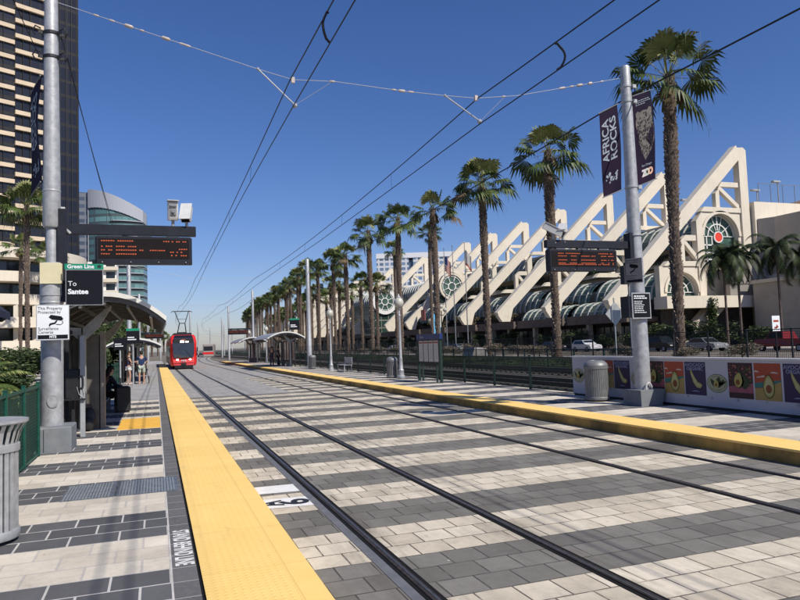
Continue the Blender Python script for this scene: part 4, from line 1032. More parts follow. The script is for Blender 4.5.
def person(label, loc, rz, J, shirt, pants, hair, shoes, long_hair=False, skin=(.42, .24, .16), short=True, sleeve=True, group=None, hat=None, h=1.0):
    t = thing('person', label, 'person', loc, rz, group)
    S = mat('skin_%d' % int(skin[0]*100), skin, .55, var=.06)
    ms, mp, mh, mf = (mat('cloth_%s' % ''.join('%02d' % int(x*99) for x in c), c, .9, var=.2, scale=12) for c in (shirt, pants, hair, shoes))
    names = ['pelvis', 'waist', 'chest', 'neck', 'head0', 'head1', 'shL', 'elL', 'wrL', 'shR', 'elR', 'wrR', 'hipL', 'knL', 'anL', 'toL', 'hipR', 'knR', 'anR', 'toR']
    V = [J[n] for n in names]
    E_ = [(0, 1), (1, 2), (2, 3), (3, 4), (4, 5), (2, 6), (6, 7), (7, 8), (2, 9), (9, 10), (10, 11), (0, 12), (12, 13), (13, 14), (14, 15), (0, 16), (16, 17), (17, 18), (18, 19)]
    R_ = [(.14, .10), (.125, .09), (.15, .10), .052, (.075, .085), (.075, .09), .058, .042, .030, .058, .042, .030, .088, .058, .040, .030, .088, .058, .040, .030]
    # hands: palm, four fingers and a thumb on each wrist
    for w, e in ((8, 7), (11, 10)):
        W = Vector(V[w]); d = (W-Vector(V[e])).normalized(); side = d.cross(Vector((0, 1, 0))); side = side.normalized() if side.length > .1 else Vector((1, 0, 0)); fw = d.cross(side)
        V.append(tuple(W+d*.07)); R_.append((.036, .018)); E_.append((w, len(V)-1)); pi = len(V)-1
        for k, L in enumerate((.075, .085, .08, .06)):
            b0 = Vector(V[pi])+side*(.030-.020*k)+d*.02; V.append(tuple(b0)); R_.append(.0095); E_.append((pi, len(V)-1))
            V.append(tuple(b0+d*L*.6+fw*.01)); R_.append(.0085); E_.append((len(V)-2, len(V)-1)); V.append(tuple(b0+d*L*.85+fw*.035)); R_.append(.007); E_.append((len(V)-2, len(V)-1))
        V.append(tuple(W+d*.04+side*.05)); R_.append(.011); E_.append((w, len(V)-1)); V.append(tuple(W+d*.08+side*.065+fw*.01)); R_.append(.009); E_.append((len(V)-2, len(V)-1))
    body = skin_obj('body', V, E_, R_, S, t)
    def sub(name, idx, rad, m):
        ii = {n: k for k, n in enumerate(idx)}; v = [J[n] for n in idx]
        pairs = [('pelvis', 'waist'), ('waist', 'chest'), ('chest', 'shL'), ('chest', 'shR'), ('shL', 'elL'), ('shR', 'elR'), ('pelvis', 'hipL'), ('pelvis', 'hipR'), ('hipL', 'knL'), ('hipR', 'knR'), ('knL', 'anL'), ('knR', 'anR'), ('elL', 'wrL'), ('elR', 'wrR')]
        e = [(ii[a], ii[b]) for a, b in pairs if a in ii and b in ii]
        return skin_obj(name, v, e, rad, m, t)
    lerp = lambda a, b, f: tuple(Vector(J[a]).lerp(Vector(J[b]), f))
    J0 = dict(J)
    J['elL'], J['elR'] = (lerp('shL', 'elL', .7), lerp('shR', 'elR', .7)) if sleeve == True else ((J['elL'], J['elR']) if sleeve else (lerp('shL', 'elL', .12), lerp('shR', 'elR', .12)))
    if sleeve == 'long': sub('shirt', ['waist', 'chest', 'shL', 'shR', 'elL', 'elR', 'pelvis', 'wrL', 'wrR'], [(.15, .11), (.168, .118), .075, .075, .06, .06, (.16, .12), .045, .045], ms)
    else: sub('shirt', ['waist', 'chest', 'shL', 'shR', 'elL', 'elR', 'pelvis'], [(.145, .108), (.165, .115), .072, .072, .062, .062, (.155, .115)], ms)
    J.update(J0)
    if short: J['knL'], J['knR'] = lerp('hipL', 'knL', .85 if short is True else short), lerp('hipR', 'knR', .85 if short is True else short); sub('shorts', ['pelvis', 'hipL', 'hipR', 'knL', 'knR'], [(.155, .118), .105, .105, .092, .092], mp)
    else: sub('trousers', ['pelvis', 'hipL', 'hipR', 'knL', 'knR', 'anL', 'anR'], [(.155, .118), .105, .105, .078, .078, .058, .058], mp)
    J.update(J0)
    hc = Vector(J['head1']); 
    mb = MB(); mb.ball((hc.x, hc.y-.018, hc.z+.035), (.094, .105, .100), 14); mb.ball((hc.x, hc.y-.05, hc.z-.02), (.085, .07, .09), 12)
    if long_hair: mb.path([(hc.x, hc.y-.07, hc.z), (hc.x, hc.y-.11, hc.z-.13), (hc.x, hc.y-.11, hc.z-.30)], [.075, .07, .035], 10)
    mb.build('hair', mh, t, True)
    fc = MB()
    for s in (-1, 1): fc.ball((hc.x+s*.032, hc.y+.088, hc.z-.005), (.013, .008, .008), 8); 
    fc.build('eyes', M['blackpaint'], t)
    fc = MB(); fc.path([(hc.x, hc.y+.085, hc.z+.005), (hc.x, hc.y+.115, hc.z-.035), (hc.x, hc.y+.09, hc.z-.045)], [.008, .015, .010], 6)
    for s in (-1, 1): fc.ball((hc.x+s*.088, hc.y-.005, hc.z-.02), (.012, .025, .032), 8)
    fc.box(hc.x-.024, hc.x+.024, hc.y+.085, hc.y+.096, hc.z-.072, hc.z-.062); fc.build('nose_and_ears', S, t, True)
    for s in ('L', 'R'):
        a, b = Vector(J['an'+s]), Vector(J['to'+s]); mb = MB(); d = (b-a); d.z = 0; d = d.normalized()
        mb.path([(a.x-d.x*.06, a.y-d.y*.06, b.z+.02), (a.x+d.x*.05, a.y+d.y*.05, b.z+.025), (b.x+d.x*.03, b.y+d.y*.03, b.z+.005)], [.045, .05, .036], 10); mb.build('shoe', mf, t, True)
    return t
def stand(lean=0, step=.06, armL=(.24, .02, 1.12, .26, .12, .88), armR=(-.24, .02, 1.12, -.26, .12, .88), wid=1.0):
    return {'pelvis': (0, 0, .95), 'waist': (0, .0, 1.10), 'chest': (0, lean*.5, 1.32), 'neck': (0, lean, 1.49), 'head0': (0, lean+.02, 1.58), 'head1': (0, lean+.025, 1.66),
            'shL': (.17*wid, lean*.8, 1.42), 'elL': armL[:3], 'wrL': armL[3:], 'shR': (-.17*wid, lean*.8, 1.42), 'elR': armR[:3], 'wrR': armR[3:],
            'hipL': (.09*wid, 0, .90), 'knL': (.10*wid, step, .50), 'anL': (.10*wid, step*.6, .09), 'toL': (.11*wid, step*.6+.14, .03), 'hipR': (-.09*wid, 0, .90), 'knR': (-.10*wid, -step*.3, .50), 'anR': (-.10*wid, -step-.02, .09), 'toR': (-.11*wid, -step+.12, .03)}
# standing woman, side-on, facing the man
person('woman in dark vest and white shorts standing beside the stroller, facing right', (-1.35, 38.6, HP), math.radians(-80), stand(armL=(.22, .10, 1.16, .16, .30, 1.20), armR=(-.22, .05, 1.14, -.18, .22, 1.02), wid=.88), (.03, .025, .05), (.75, .74, .72), (.03, .02, .015), (.5, .4, .35), long_hair=True, sleeve=False, short=.45)
person('man in navy T-shirt and patterned shorts seen from behind, pushing a stroller', (-.72, 39.0, HP), 0, stand(lean=.06, armL=(.27, .12, 1.14, .20, .34, 1.02), armR=(-.27, .12, 1.14, -.20, .34, 1.02), wid=1.12), (.012, .03, .09), (.40, .45, .38), (.03, .02, .015), (.45, .3, .25))
st = thing('stroller', 'black three-wheeled stroller pushed by the man in navy', 'stroller', (-.72, 39.75, HP))
for x, y in ((-.36, -.25), (.36, -.25), (0, .55)):
    mb = MB(); mb.path([(x, y+.19*math.cos(a), .20+.19*math.sin(a)) for a in [k*PI/8 for k in range(17)]], .022, 6, caps=False); mb.tube((x-.03, y, .2), (x+.03, y, .2), .03, 8); mb.build('wheel', M['blackpaint'], st)
MB().tube((-.33, -.25, .22), (-.26, .1, .62), .015).tube((.33, -.25, .22), (.26, .1, .62), .015).tube((-.26, .1, .62), (-.22, -.42, 1.02), .015).tube((.26, .1, .62), (.22, -.42, 1.02), .015).tube((-.22, -.42, 1.02), (.22, -.42, 1.02), .018).tube((0, .55, .2), (0, .1, .55), .018).build('frame', M['darkmetal'], st)
mb = MB(); mb.add([(-.23, -.15, .45), (.23, -.15, .45), (.23, .35, .42), (-.23, .35, .42), (-.25, -.25, .92), (.25, -.25, .92), (.25, .12, .98), (-.25, .12, .98)], [(0, 3, 2, 1), (4, 5, 6, 7), (0, 1, 5, 4), (1, 2, 6, 5), (2, 3, 7, 6), (3, 0, 4, 7)]); mb.build('seat', M['blackpaint'], st)
# seated traveller
sit = {'pelvis': (0, -.05, .50), 'waist': (0, -.06, .66), 'chest': (0, -.02, .90), 'neck': (0, .04, 1.07), 'head0': (0, .08, 1.15), 'head1': (0, .10, 1.23),
       'shL': (.17, .0, 1.0), 'elL': (.24, .12, .76), 'wrL': (.20, .34, .72), 'shR': (-.17, .0, 1.0), 'elR': (-.24, .12, .76), 'wrR': (-.12, .34, .66),
       'hipL': (.10, .0, .50), 'knL': (.13, .42, .50), 'anL': (.13, .40, .09), 'toL': (.13, .54, .03), 'hipR': (-.10, .0, .50), 'knR': (-.12, .42, .50), 'anR': (-.12, .36, .09), 'toR': (-.12, .50, .03)}
person('seated traveller in dark clothes with long dark hair under the near left shelter', (-1.32, 21.6, HP), math.radians(-58), sit, (.012, .014, .028), (.02, .022, .03), (.012, .010, .010), (.5, .5, .5), long_hair=True, sleeve='long', short=False)
sc = thing('suitcase', 'large upright black suitcase in front of the seated traveller', 'suitcase', (-.92, 21.3, HP), .15)
MB().cbox(-.20, .20, -.26, .26, .06, .74, .04).build('shell', M['blackpaint'], sc)
MB().path([(-.06, -.16, .72), (-.06, -.16, .98), (-.06, .12, .98), (-.06, .12, .72)], .012, 6).build('handle', M['darkmetal'], sc)
for x, y in ((-.15, -.2), (.15, -.2), (-.15, .2), (.15, .2)): MB().tube((x-.015, y, .03), (x+.015, y, .03), .03, 8).build('wheel', M['rubber'], sc)
bg = thing('backpack', 'dark backpack on the paving beside the near shelter end post', 'backpack', (-1.42, 16.7, HP))
MB().ball((0, 0, .26), (.17, .13, .27), 14).ball((0, -.11, .18), (.12, .07, .14), 10).build('pack', M['blackpaint'], bg, True)
MB().path([(-.06, -.02, .52), (-.05, -.02, .58), (.05, -.02, .58), (.06, -.02, .52)], .012, 6).build('handle', M['darkmetal'], bg)
# people across the tracks under the right shelter
for i, (x, y, rz, sh, pn, lb) in enumerate([(9.6, 60.2, 2.6, (.03, .03, .04), (.03, .03, .05), 'standing figure in black under the nearer right shelter, closest to the track'), (10.3, 61.0, -2.0, (.05, .04, .05), (.02, .02, .03), 'standing figure in dark clothes under the nearer right shelter, by its post')]):
    person(lb, (x, y, HP), rz, stand(wid=1.0), sh, pn, (.02, .015, .01), (.3, .3, .3), short=False)

# ------------------------------------------------------------------ tram
tr = thing('tram', 'red low-floor tram with black windscreen and lit headlights arriving on the near track', 'tram', (2.69, 73.0, 0))
def ring(y, w, z0, z1, top, n=6, lean=0.0):
    """cross-section with rounded roof shoulders"""
    return [(-w*.93, y, z0), (-w, y, z0+.35), (-w, y+lean*.3, z1-.7), (-w*.93, y+lean*.8, z1-.22), (-w*top, y+lean, z1), (w*top, y+lean, z1), (w*.93, y+lean*.8, z1-.22), (w, y+lean*.3, z1-.7), (w, y, z0+.35), (w*.93, y, z0)]
secs = [ring(0, 1.02, .42, 3.30, .70, lean=.95), ring(.16, 1.20, .36, 3.42, .74, lean=.85), ring(.55, 1.30, .34, 3.5, .78, lean=.55), ring(1.3, 1.325, .34, 3.52, .8), ring(27, 1.325, .34, 3.52, .8)]
mb = MB(); v = sum(secs, []); fs = [tuple(range(9, -1, -1)), tuple(40+k for k in range(10))]
for i in range(4):
    for k in range(10): fs.append((i*10+k, i*10+(k+1) % 10, (i+1)*10+(k+1) % 10, (i+1)*10+k))
mb.add(v, fs); mb.build('body', M['trainred'], tr, True)
MB().add([(-.92, -.03, 1.15), (.92, -.03, 1.15), (1.03, -.02, 1.6), (1.06, .22, 2.64), (-1.06, .22, 2.64), (-1.03, -.02, 1.6)], [(0, 1, 2, 3, 4, 5)]).add([(-1.06, .22, 2.64), (1.06, .22, 2.64), (.98, .62, 3.2), (-.98, .62, 3.2)], [(0, 1, 2, 3)]).add([(-.90, -.012, 1.15), (-1.0, .02, 1.6), (-1.0, .3, 1.6), (.90, -.012, 1.15), (1.0, .02, 1.6), (1.0, .3, 1.6)], [(0, 1, 2), (3, 5, 4)]).add([(-.90, .0, 1.15), (.90, .0, 1.15), (.90, .4, 1.15), (-.90, .4, 1.15)], [(0, 1, 2, 3)]).build('windscreen', mat('windscreen_glass', (.03, .035, .04), .08, spec=.8, var=.3), tr)
MB().box(-.95, .95, .25, .55, 2.63, 3.10).add([(-1.0, .55, 3.1), (1.0, .55, 3.1), (.85, 1.0, 3.48), (-.85, 1.0, 3.48)], [(0, 1, 2, 3)]).build('destination_panel', M['trainblack'], tr)
MB().box(-.32, .05, .235, .248, 2.72, 2.92).box(.18, .50, .235, .248, 2.74, 2.86).build('destination_light', M['lamp'], tr)
MB().text('GREEN', .16, frame((0, .232, 3.0), (1, 0, 0), (0, 0, 1))).build('destination_text', M['ledon'], tr)
for s in (-1, 1):
    MB().ball((s*.62, -.02, .98), (.13, .06, .08), 10).build('headlight', M['lamp'], tr)
    MB().cbox(s*1.36-.06, s*1.36+.06, .2, .34, 1.75, 2.2, .02).build('mirror', M['trainblack'], tr)
MB().bar((-.7, -.05, 1.2), (-.15, .06, 2.0), .03, .03).bar((.7, -.05, 1.2), (.15, .06, 2.0), .03, .03).build('wiper', M['darkmetal'], tr)
MB().box(-1.02, 1.02, -.016, -.004, .66, .69).box(-.9, .9, -.016, -.004, .58, .61).box(-.02, .02, -.017, -.004, .56, .74).build('panel_seam', M['trainblack'], tr)
MB().box(-.10, .10, -.30, -.12, .40, .56).tube((0, -.3, .48), (0, -.36, .48), .09, 10).build('coupler', M['darkmetal'], tr)
MB().text('MTS', .26, frame((0, -.012, .86), (1, 0, 0), (0, 0, 1)), thick=.01).build('fleet_lettering', M['white'], tr)
MB().box(-.9, .9, .0, .5, .12, .40).box(-.25, .25, -.12, .1, .35, .62).box(-1.05, 1.05, .02, .4, .40, .55).build('bumper', M['trainblack'], tr)
for k in range(6):
    for s in (-1, 1):
        MB().box(s*1.327-.012, s*1.327+.012, 1.7+k*4.1, 4.3+k*4.1, 1.25, 2.45).build('side_window', M['dglass'], tr)
        MB().box(s*1.327-.014, s*1.327+.014, 4.4+k*4.1, 5.6+k*4.1, .45, 2.5).build('door', mat('tram_door', (.05, .05, .055), .3, var=.2), tr)
for k in range(4):
    for s in (-1, 1): MB().tube((s*.8, 2.5+k*7, .33), (s*.68, 2.5+k*7, .33), .33, 16).build('wheel', M['darkmetal'], tr)
MB().box(-.9, .9, 2.0, 10, 3.53, 3.75).box(-.9, .9, 14, 24, 3.53, 3.75).build('roof_equipment', M['trainblack'], tr)
pg = MB()
for s in (-1, 1): pg.tube((s*.45, 4.6, 3.78), (s*.28, 3.0, 4.8), .05).tube((s*.28, 3.0, 4.8), (s*.70, 4.3, 6.1), .045)
pg.tube((-.95, 4.3, 6.15), (.95, 4.3, 6.15), .045).tube((-.95, 4.3, 6.15), (-1.1, 4.3, 6.02), .03).tube((.95, 4.3, 6.15), (1.1, 4.3, 6.02), .03).tube((-.30, 3.0, 4.8), (.30, 3.0, 4.8), .045).tube((-.5, 4.0, 5.3), (.5, 4.0, 5.3), .02).box(-.5, .5, 4.3, 4.9, 3.75, 3.9)
pg.build('pantograph', M['darkmetal'], tr)
# another vehicle far up the line
t2 = thing('tram', 'tiny far-off pale tram with red front on the curve beyond the red one', 'tram', (7.09+curve_off(178)+.6, 178, 0), -.10)
MB().cbox(-1.3, 1.3, 0, 24, .12, 3.3, .15).build('body', mat('far_tram_paint', (.30, .27, .26), .5), t2); MB().box(-1.31, 1.31, -.02, -.005, .7, 1.25).build('front_stripe', M['trainred'], t2); MB().box(-1.1, 1.1, -.02, -.005, 1.6, 2.7).build('windscreen', M['dglass'], t2)

# ------------------------------------------------------------------ cars
def car(label, cat, x, y, rz, paint, L=4.4, H_=1.45, W=1.8, kind='hatch', name='parked_car'):
    t = thing(name, label, cat, (x, y, -.06), rz, None)
    if kind == 'pickup': prof = [(-L/2, .45), (-L/2, 1.05), (-L/2+.05, 1.12), (-.35, 1.15), (-.15, 1.82), (1.15, 1.82), (1.55, 1.2), (L/2-.1, 1.10), (L/2, .9), (L/2, .45)]; cab = [(-.25, 1.22), (-.08, 1.74), (1.08, 1.74), (1.42, 1.22)]
    elif kind == 'suv': prof = [(-L/2, .4), (-L/2, 1.0), (-L/2+.12, H_*.96), (-L/2+.5, H_), (.55, H_), (1.15, 1.05), (L/2-.15, .92), (L/2, .7), (L/2, .4)]; cab = [(-L/2+.3, 1.05), (-L/2+.42, H_-.1), (.48, H_-.1), (.98, 1.05)]
    elif kind == 'sedan': prof = [(-L/2, .38), (-L/2, .88), (-L/2+.7, .95), (-L/2+1.3, H_), (.35, H_), (1.05, .92), (L/2-.2, .82), (L/2, .6), (L/2, .38)]; cab = [(-L/2+.95, .97), (-L/2+1.38, H_-.07), (.3, H_-.07), (.88, .95)]
    else: prof = [(-L/2, .38), (-L/2, .85), (-L/2+.22, 1.0), (-L/2+.62, H_-.03), (.1, H_), (.95, .98), (L/2-.25, .84), (L/2, .62), (L/2, .38)]; cab = [(-L/2+.45, .98), (-L/2+.72, H_-.1), (.08, H_-.08), (.72, .99)]
    # body loft: shoulders inset toward the roof
    mb = MB(); n = len(prof); v = []
    def half(z): return W/2 if z < 1.0 else W/2-(z-1.0)*.38
    for s in (-1, 1):
        for px, pz in prof: v.append((px, s*half(pz), pz))
    mb.add(v, [tuple(range(n)), tuple(range(2*n-1, n-1, -1))]+[(i, n+i, n+(i+1) % n, (i+1) % n) for i in range(n)])
    mb.build('body', paint, t)
    mb = MB()
    for s in (-1, 1): mb.poly([(a, s*(half(b)+.006), b) for a, b in (cab if s < 0 else cab[::-1])])
    mb.build('side_windows', M['dglass'], t)
    (a0, b0), (a1, b1) = cab[3], cab[2]
    MB().poly([(a0+.16, -half(b0)*.9, b0+.02), (a0+.16, half(b0)*.9, b0+.02), (a1+.14, half(b1)*.88, b1+.03), (a1+.14, -half(b1)*.88, b1+.03)]).build('windscreen', M['dglass'], t)
    for wx in (-L/2+.85, L/2-.85):
        for s in (-1, 1):
            w = MB(); w.tube((wx, s*(W/2-.20), .33), (wx, s*(W/2+.01), .33), .33, 18); o = w.build('wheel', M['rubber'], t)
            MB().tube((wx, s*(W/2+.011), .33), (wx, s*(W/2+.02), .33), .20, 12).build('rim', M['galv'], o)
    for s in (-1, 1):
        MB().box(L/2-.08, L/2+.01, s*(W/2-.35)-.15, s*(W/2-.35)+.15, .62, .76).build('headlight', M['white'], t)
        MB().box(-L/2-.01, -L/2+.06, s*(W/2-.25)-.13, s*(W/2-.25)+.13, .72, .88).build('tail_light', PC['red'], t)
    return t
cp = lambda n, c: mat('car_'+n, c, .25, .2, var=.04, spec=.6)
up = PI/2
car('white hatchback on the road above the litter bin, beyond the black fence', 'car', 53.0, 75.6, -up, cp('white', (.75, .75, .75)), 4.3, 1.5)
car('maroon pickup truck on the road at the right edge of the picture', 'pickup truck', 54.2, 46.5, up, cp('maroon', (.22, .02, .025)), 5.6, 1.85, 2.0, 'pickup', 'pickup_truck')
car('dark sedan on the road just left of the white hatchback', 'car', 53.2, 84.0, -up, cp('charcoal', (.03, .03, .035)), 4.6, 1.42, 1.8, 'sedan')
car('black SUV between the right pole and the big palm trunk', 'SUV', 53.3, 62.0, -up, cp('black', (.012, .012, .015)), 4.6, 1.7, 1.85, 'suv')
car('silver sedan right of the big palm trunk on the road', 'car', 53.6, 55.8, -up, cp('silver', (.30, .31, .32)), 4.5, 1.42, 1.8, 'sedan')
car('silver hatchback far down the road near the centre palms', 'car', 47.5, 103, -up, cp('silver', (.30, .31, .32)), 4.2, 1.48, 1.75, 'hatch')
car('dark SUV on the road beyond the timetable board', 'SUV', 53.2, 122, -up, cp('black', (.012, .012, .015)), 4.6, 1.7, 1.85, 'suv')
car('white sedan farthest down the road behind the distant fence', 'car', 52.4, 150, -up, cp('white', (.75, .75, .75)), 4.5, 1.42, 1.8, 'sedan')
#EOF4

# ------------------------------------------------------------------ palms
def fan_crown(seed, n=32, R=1.0):
    r = random.Random(seed); mb = MB()
    for i in range(n):
        f = i/(n-1); az = i*2.39996+r.uniform(-.6, .6); el = math.radians(84-112*f**.9+r.uniform(-15, 15))
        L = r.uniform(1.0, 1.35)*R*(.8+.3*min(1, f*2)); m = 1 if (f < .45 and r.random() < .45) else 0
        if f > .97: m = 2
        d = Vector((math.cos(az)*math.cos(el), math.sin(az)*math.cos(el), math.sin(el)))
        side = Vector((-math.sin(az), math.cos(az), 0)); p = Vector((math.cos(az)*.12, math.sin(az)*.12, -.25*f)); q = p+d*L; q.z -= .10*L*f
        mb.add([p-side*.03, p+side*.03, q+side*.012, q-side*.012], [(0, 1, 2, 3)], 1)
        dd = (q-p).normalized(); tw = side*math.cos(r.uniform(-.5, .5))+dd.cross(side)*math.sin(r.uniform(-.7, .7)); tw.normalize()
        nrm = dd.cross(tw); K = 20; br = r.uniform(.85, 1.1)*R*(1.0+.1*(f > .5))
        span = math.radians(r.uniform(105, 128)); droop = .10+.55*max(0, f-.25)+r.uniform(0, .15)
        for k in range(K):
            a0 = -span+2*span*k/K; a1 = -span+2*span*(k+1)/K; am = (a0+a1)/2
            rr = br*(1-.22*(abs(am)/span)**2)*r.uniform(.78, 1.12)
            def pt(a, rad, dr): 
                v = q+(dd*math.cos(a)+tw*math.sin(a))*rad+nrm*(.10*rad*math.cos(a*2)+(.035 if k % 2 else -.0)*rad); v.z -= dr*rad*rad; return v
            c = pt(am, .04, 0); e0 = pt(a0, rr*.70, droop*.7); e1 = pt(a1, rr*.70, droop*.7); tip = pt(am, rr, droop); tip.z -= droop*.25*rr
            mb.add([c, e0, e1], [(0, 1, 2)], m); mb.add([e0, tip, e1], [(0, 1, 2)], m)
            if f > .2 and r.random() < .4: w = r.uniform(.2, .7); mb.add([tip+side*.008, tip-side*.008, tip+Vector((r.uniform(-.05, .05), r.uniform(-.05, .05), -w))], [(0, 1, 2)], 1)
    for i in range(8+(seed*5) % 12):   # hanging dead leaves
        az = r.uniform(0, 2*PI); h = r.uniform(.3, 1.0); a = Vector((math.cos(az)*.3, math.sin(az)*.3, -.3)); b = Vector((math.cos(az)*r.uniform(.4, .62), math.sin(az)*r.uniform(.4, .62), -.5-h)); s_ = Vector((-math.sin(az), math.cos(az), 0))
        mb.add([a, b-s_*.16, b+s_*.16-Vector((0, 0, .12))], [(0, 1, 2)], 2)
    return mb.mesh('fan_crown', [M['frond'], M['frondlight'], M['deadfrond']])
def palm_trunk(seed, H_=20.0, thick=1.0, flakes=900):
    r = random.Random(seed); mb = MB(); prof = []; ph = r.uniform(0, 6)
    n = 16; K = 46; v = []
    wob = [r.uniform(-.10, .10) for _ in range(4)]
    def rad(u): return thick*(.40-.04*u+.13*max(0, math.sin((u-.45)*PI/.55))**1.2+(.10*math.exp(-((u-.3)/.05)**2) if seed % 2 else 0)) if u > .03 else thick*(.40+.12*(1-u/.03))
    def ctr(u): return wob[0]*math.sin(u*3+ph)*u*2, wob[1]*math.sin(u*4+ph)*u*2
    for i in range(K+1):
        u = i/K; R_ = rad(u)*(1+r.uniform(-.05, .05)); cx, cy = ctr(u)
        for k in range(n):
            a = 2*PI*k/n; q = R_*(1+r.uniform(-.07, .07)); v.append((cx+q*math.cos(a), cy+q*math.sin(a), u*H_))
    mb.add(v, [(i*n+k, i*n+(k+1) % n, (i+1)*n+(k+1) % n, (i+1)*n+k) for i in range(K) for k in range(n)])
    for _ in range(flakes):
        u = r.random()**.6; a = r.uniform(0, 2*PI); R_ = rad(u); cx, cy = ctr(u); c, s_ = math.cos(a), math.sin(a); w = r.uniform(.05, .10); h = r.uniform(.12, .30); o = r.uniform(.06, .16)
        z = u*H_; t_ = (-s_*w, c*w)
        mb.add([(cx+R_*.95*c-t_[0], cy+R_*.95*s_-t_[1], z), (cx+R_*.95*c+t_[0], cy+R_*.95*s_+t_[1], z), (cx+(R_+o)*c, cy+(R_+o)*s_, z+h), (cx+(R_*.97)*c, cy+(R_*.97)*s_, z+h*.9)], [(0, 1, 2), (0, 2, 3), (1, 3, 2)], 1)
    return mb.mesh('palm_trunk', [M['trunk'], M['boot']])
crowns = [fan_crown(s, n_) for s, n_ in ((1, 30), (2, 24), (3, 34), (4, 27), (5, 22), (6, 31))]; trunks = [palm_trunk(s) for s in (1, 2, 3)]
pc = [0]
def fan_palm(x, y, h, label, group, sc=1.9, z=.05, tk=1.0, cat='palm tree'):
    i = pc[0]; pc[0] += 1
    t = thing('fan_palm', label, cat, (x, y, z), rnd.uniform(0, 6.28), group)
    a = D.objects.new('trunk', trunks[i % 3]); COL.objects.link(a); a.parent = t; tk *= .82*rnd.uniform(.92, 1.08); a.scale = (tk, tk, h/20.0); t.rotation_euler.x = rnd.uniform(-.012, .012); t.rotation_euler.y = rnd.uniform(-.012, .012)
    b = D.objects.new('crown', crowns[(i*7+i//3) % 6]); COL.objects.link(b); b.parent = t; b.location = (0, 0, h+.1); s = sc*.83*rnd.uniform(.88, 1.07); b.scale = (s, s, s*rnd.uniform(.92, 1.05))
    b.rotation_euler = (rnd.uniform(-.09, .09), rnd.uniform(-.09, .09), rnd.uniform(0, 6))
    return t
G1 = 'fan palms lining the avenue'
front = [(35.7, 39.5, 21.0, 'nearest and tallest-looking fan palm, its thick trunk just right of the right pole'), (36.0, 56.0, 19.8, 'second fan palm, rising behind the right departure board'), (36.0, 70.2, 20.2, 'third fan palm, standing left of the departure board against the concrete fins'),
         (36.1, 85.3, 20.1, 'fourth fan palm, its trunk beside the big round green window'), (36.0, 99.6, 21.2, 'fifth fan palm, rising above the globe lamp and in front of the white hotel'), (36.0, 114.5, 21.9, 'sixth fan palm, left edge of the white hotel behind it')]
for x, y, h, lb in front: fan_palm(x, y, h, lb, G1, 1.95 if y > 60 else (2.12 if y < 50 else 1.95), tk=1.2 if y < 60 else 1.05)
y = 129.5; k = 0
while y < 430:
    fan_palm(36+curve_off(y)*.25+rnd.uniform(-.8, .8), y+rnd.uniform(-2, 2), 20.6+rnd.uniform(-1.2, 1.0), 'far fan palm merging into the long front palm row toward the red tram', G1, 1.85); y += 13.0 if y < 170 else 8.5; k += 1
for i, (x, y) in enumerate([(47, 113.5), (47, 132.5)]): fan_palm(x, y, (21.9, 21.2)[i], ('slim fan palm with small crown just behind the fourth palm of the front row', 'slim fan palm whose crown shows over the white hotel roof')[i], G1, 1.45, tk=.75)
y = 150
while y < 400: fan_palm(47.5+rnd.uniform(-1, 1)+curve_off(y)*.25, y, 18+rnd.uniform(-2.5, 2), 'far fan palm of the second row behind the front palm row', G1, 1.8); y += 11
for i, (x, y, h, lb) in enumerate([(-12.4, 79, 17.6, 'fan palm in front of the cream balconies left of the left pole'), (-17.5, 106, 17.0, 'fan palm at the left picture edge before the balcony tower'), (-15.5, 116, 17.5, 'slender fan palm between the balcony tower and the left pole'), (-9.4, 118, 9.5, 'short fan palm seen under the left departure board')]):
    fan_palm(x, y, h, lb, 'fan palms on the left side', 1.45, tk=.62)
for i in range(6): fan_palm(-6-curve_off(150+i*30)*-.35, 150+i*32, 9+rnd.uniform(-1, 2), 'small distant fan palm left of the red tram', 'fan palms on the left side', 1.6)

# feather palms by the hall entrance
def feather_crown(seed, n=17, L0=3.1, droop=1.0, leaf=.62, up=62):
    r = random.Random(seed); mb = MB()
    for i in range(n):
        f = i/(n-1); az = i*2.39996+r.uniform(-.3, .3); el = math.radians(up-(up+18)*f+r.uniform(-8, 8)); L = L0*r.uniform(.85, 1.1)
        h = Vector((math.cos(az), math.sin(az), 0)); s_ = Vector((-h.y, h.x, 0)); pts = []; p = Vector((0, 0, 0)); e = el; N = 16
        for k in range(N+1):
            pts.append(p.copy()); p = p+(h*math.cos(e)+Vector((0, 0, math.sin(e))))*(L/N); e -= droop*(.055+.11*k/N)
        mb.path(pts, [.03*(1-k/(N+1)) for k in range(N+1)], 4, 0, False)
        for k in range(2, N+1):
            for q in (0, .5):
                a = pts[k].lerp(pts[k-1], q); d = (pts[k]-pts[k-1]).normalized(); ll = leaf*math.sin(PI*(.12+.80*k/N))*r.uniform(.85, 1.1)
                for sg in (-1, 1):
                    b = a+s_*sg*ll*.72+d*ll*.45+Vector((0, 0, -ll*(.35+.3*f))); w = d*(.06 if L0 > 2 else .03)
                    mb.add([a-w, a+w, b], [(0, 1, 2)], 0 if r.random() < .75 else 1)
    for i in range(14):
        az = r.uniform(0, 6.28); mb.add([(0, 0, 0), (.35*math.cos(az), .35*math.sin(az), -r.uniform(.5, 1.3)), (.35*math.cos(az+.5), .35*math.sin(az+.5), -r.uniform(.5, 1.3))], [(0, 1, 2)], 2)
    return mb.mesh('feather_crown', [M['dfrond'] if L0 > 2 else M['frond'], M['frond'] if L0 > 2 else M['frondlight'], M['deadfrond']])
fcr = [feather_crown(s, 24, 3.5, 1.35, .95, 66) for s in (21, 22)]
mbt = MB(); mbt.lathe([(.22, 0), (.15, .4), (.13, 4), (.12, 8.4), (.26, 9.0), (.30, 9.6), (.18, 10.1)], 12); ftr = mbt.mesh('feather_trunk', mat('slim_palm_trunk', (.10, .075, .065), .9, var=.4, scale=3), True)
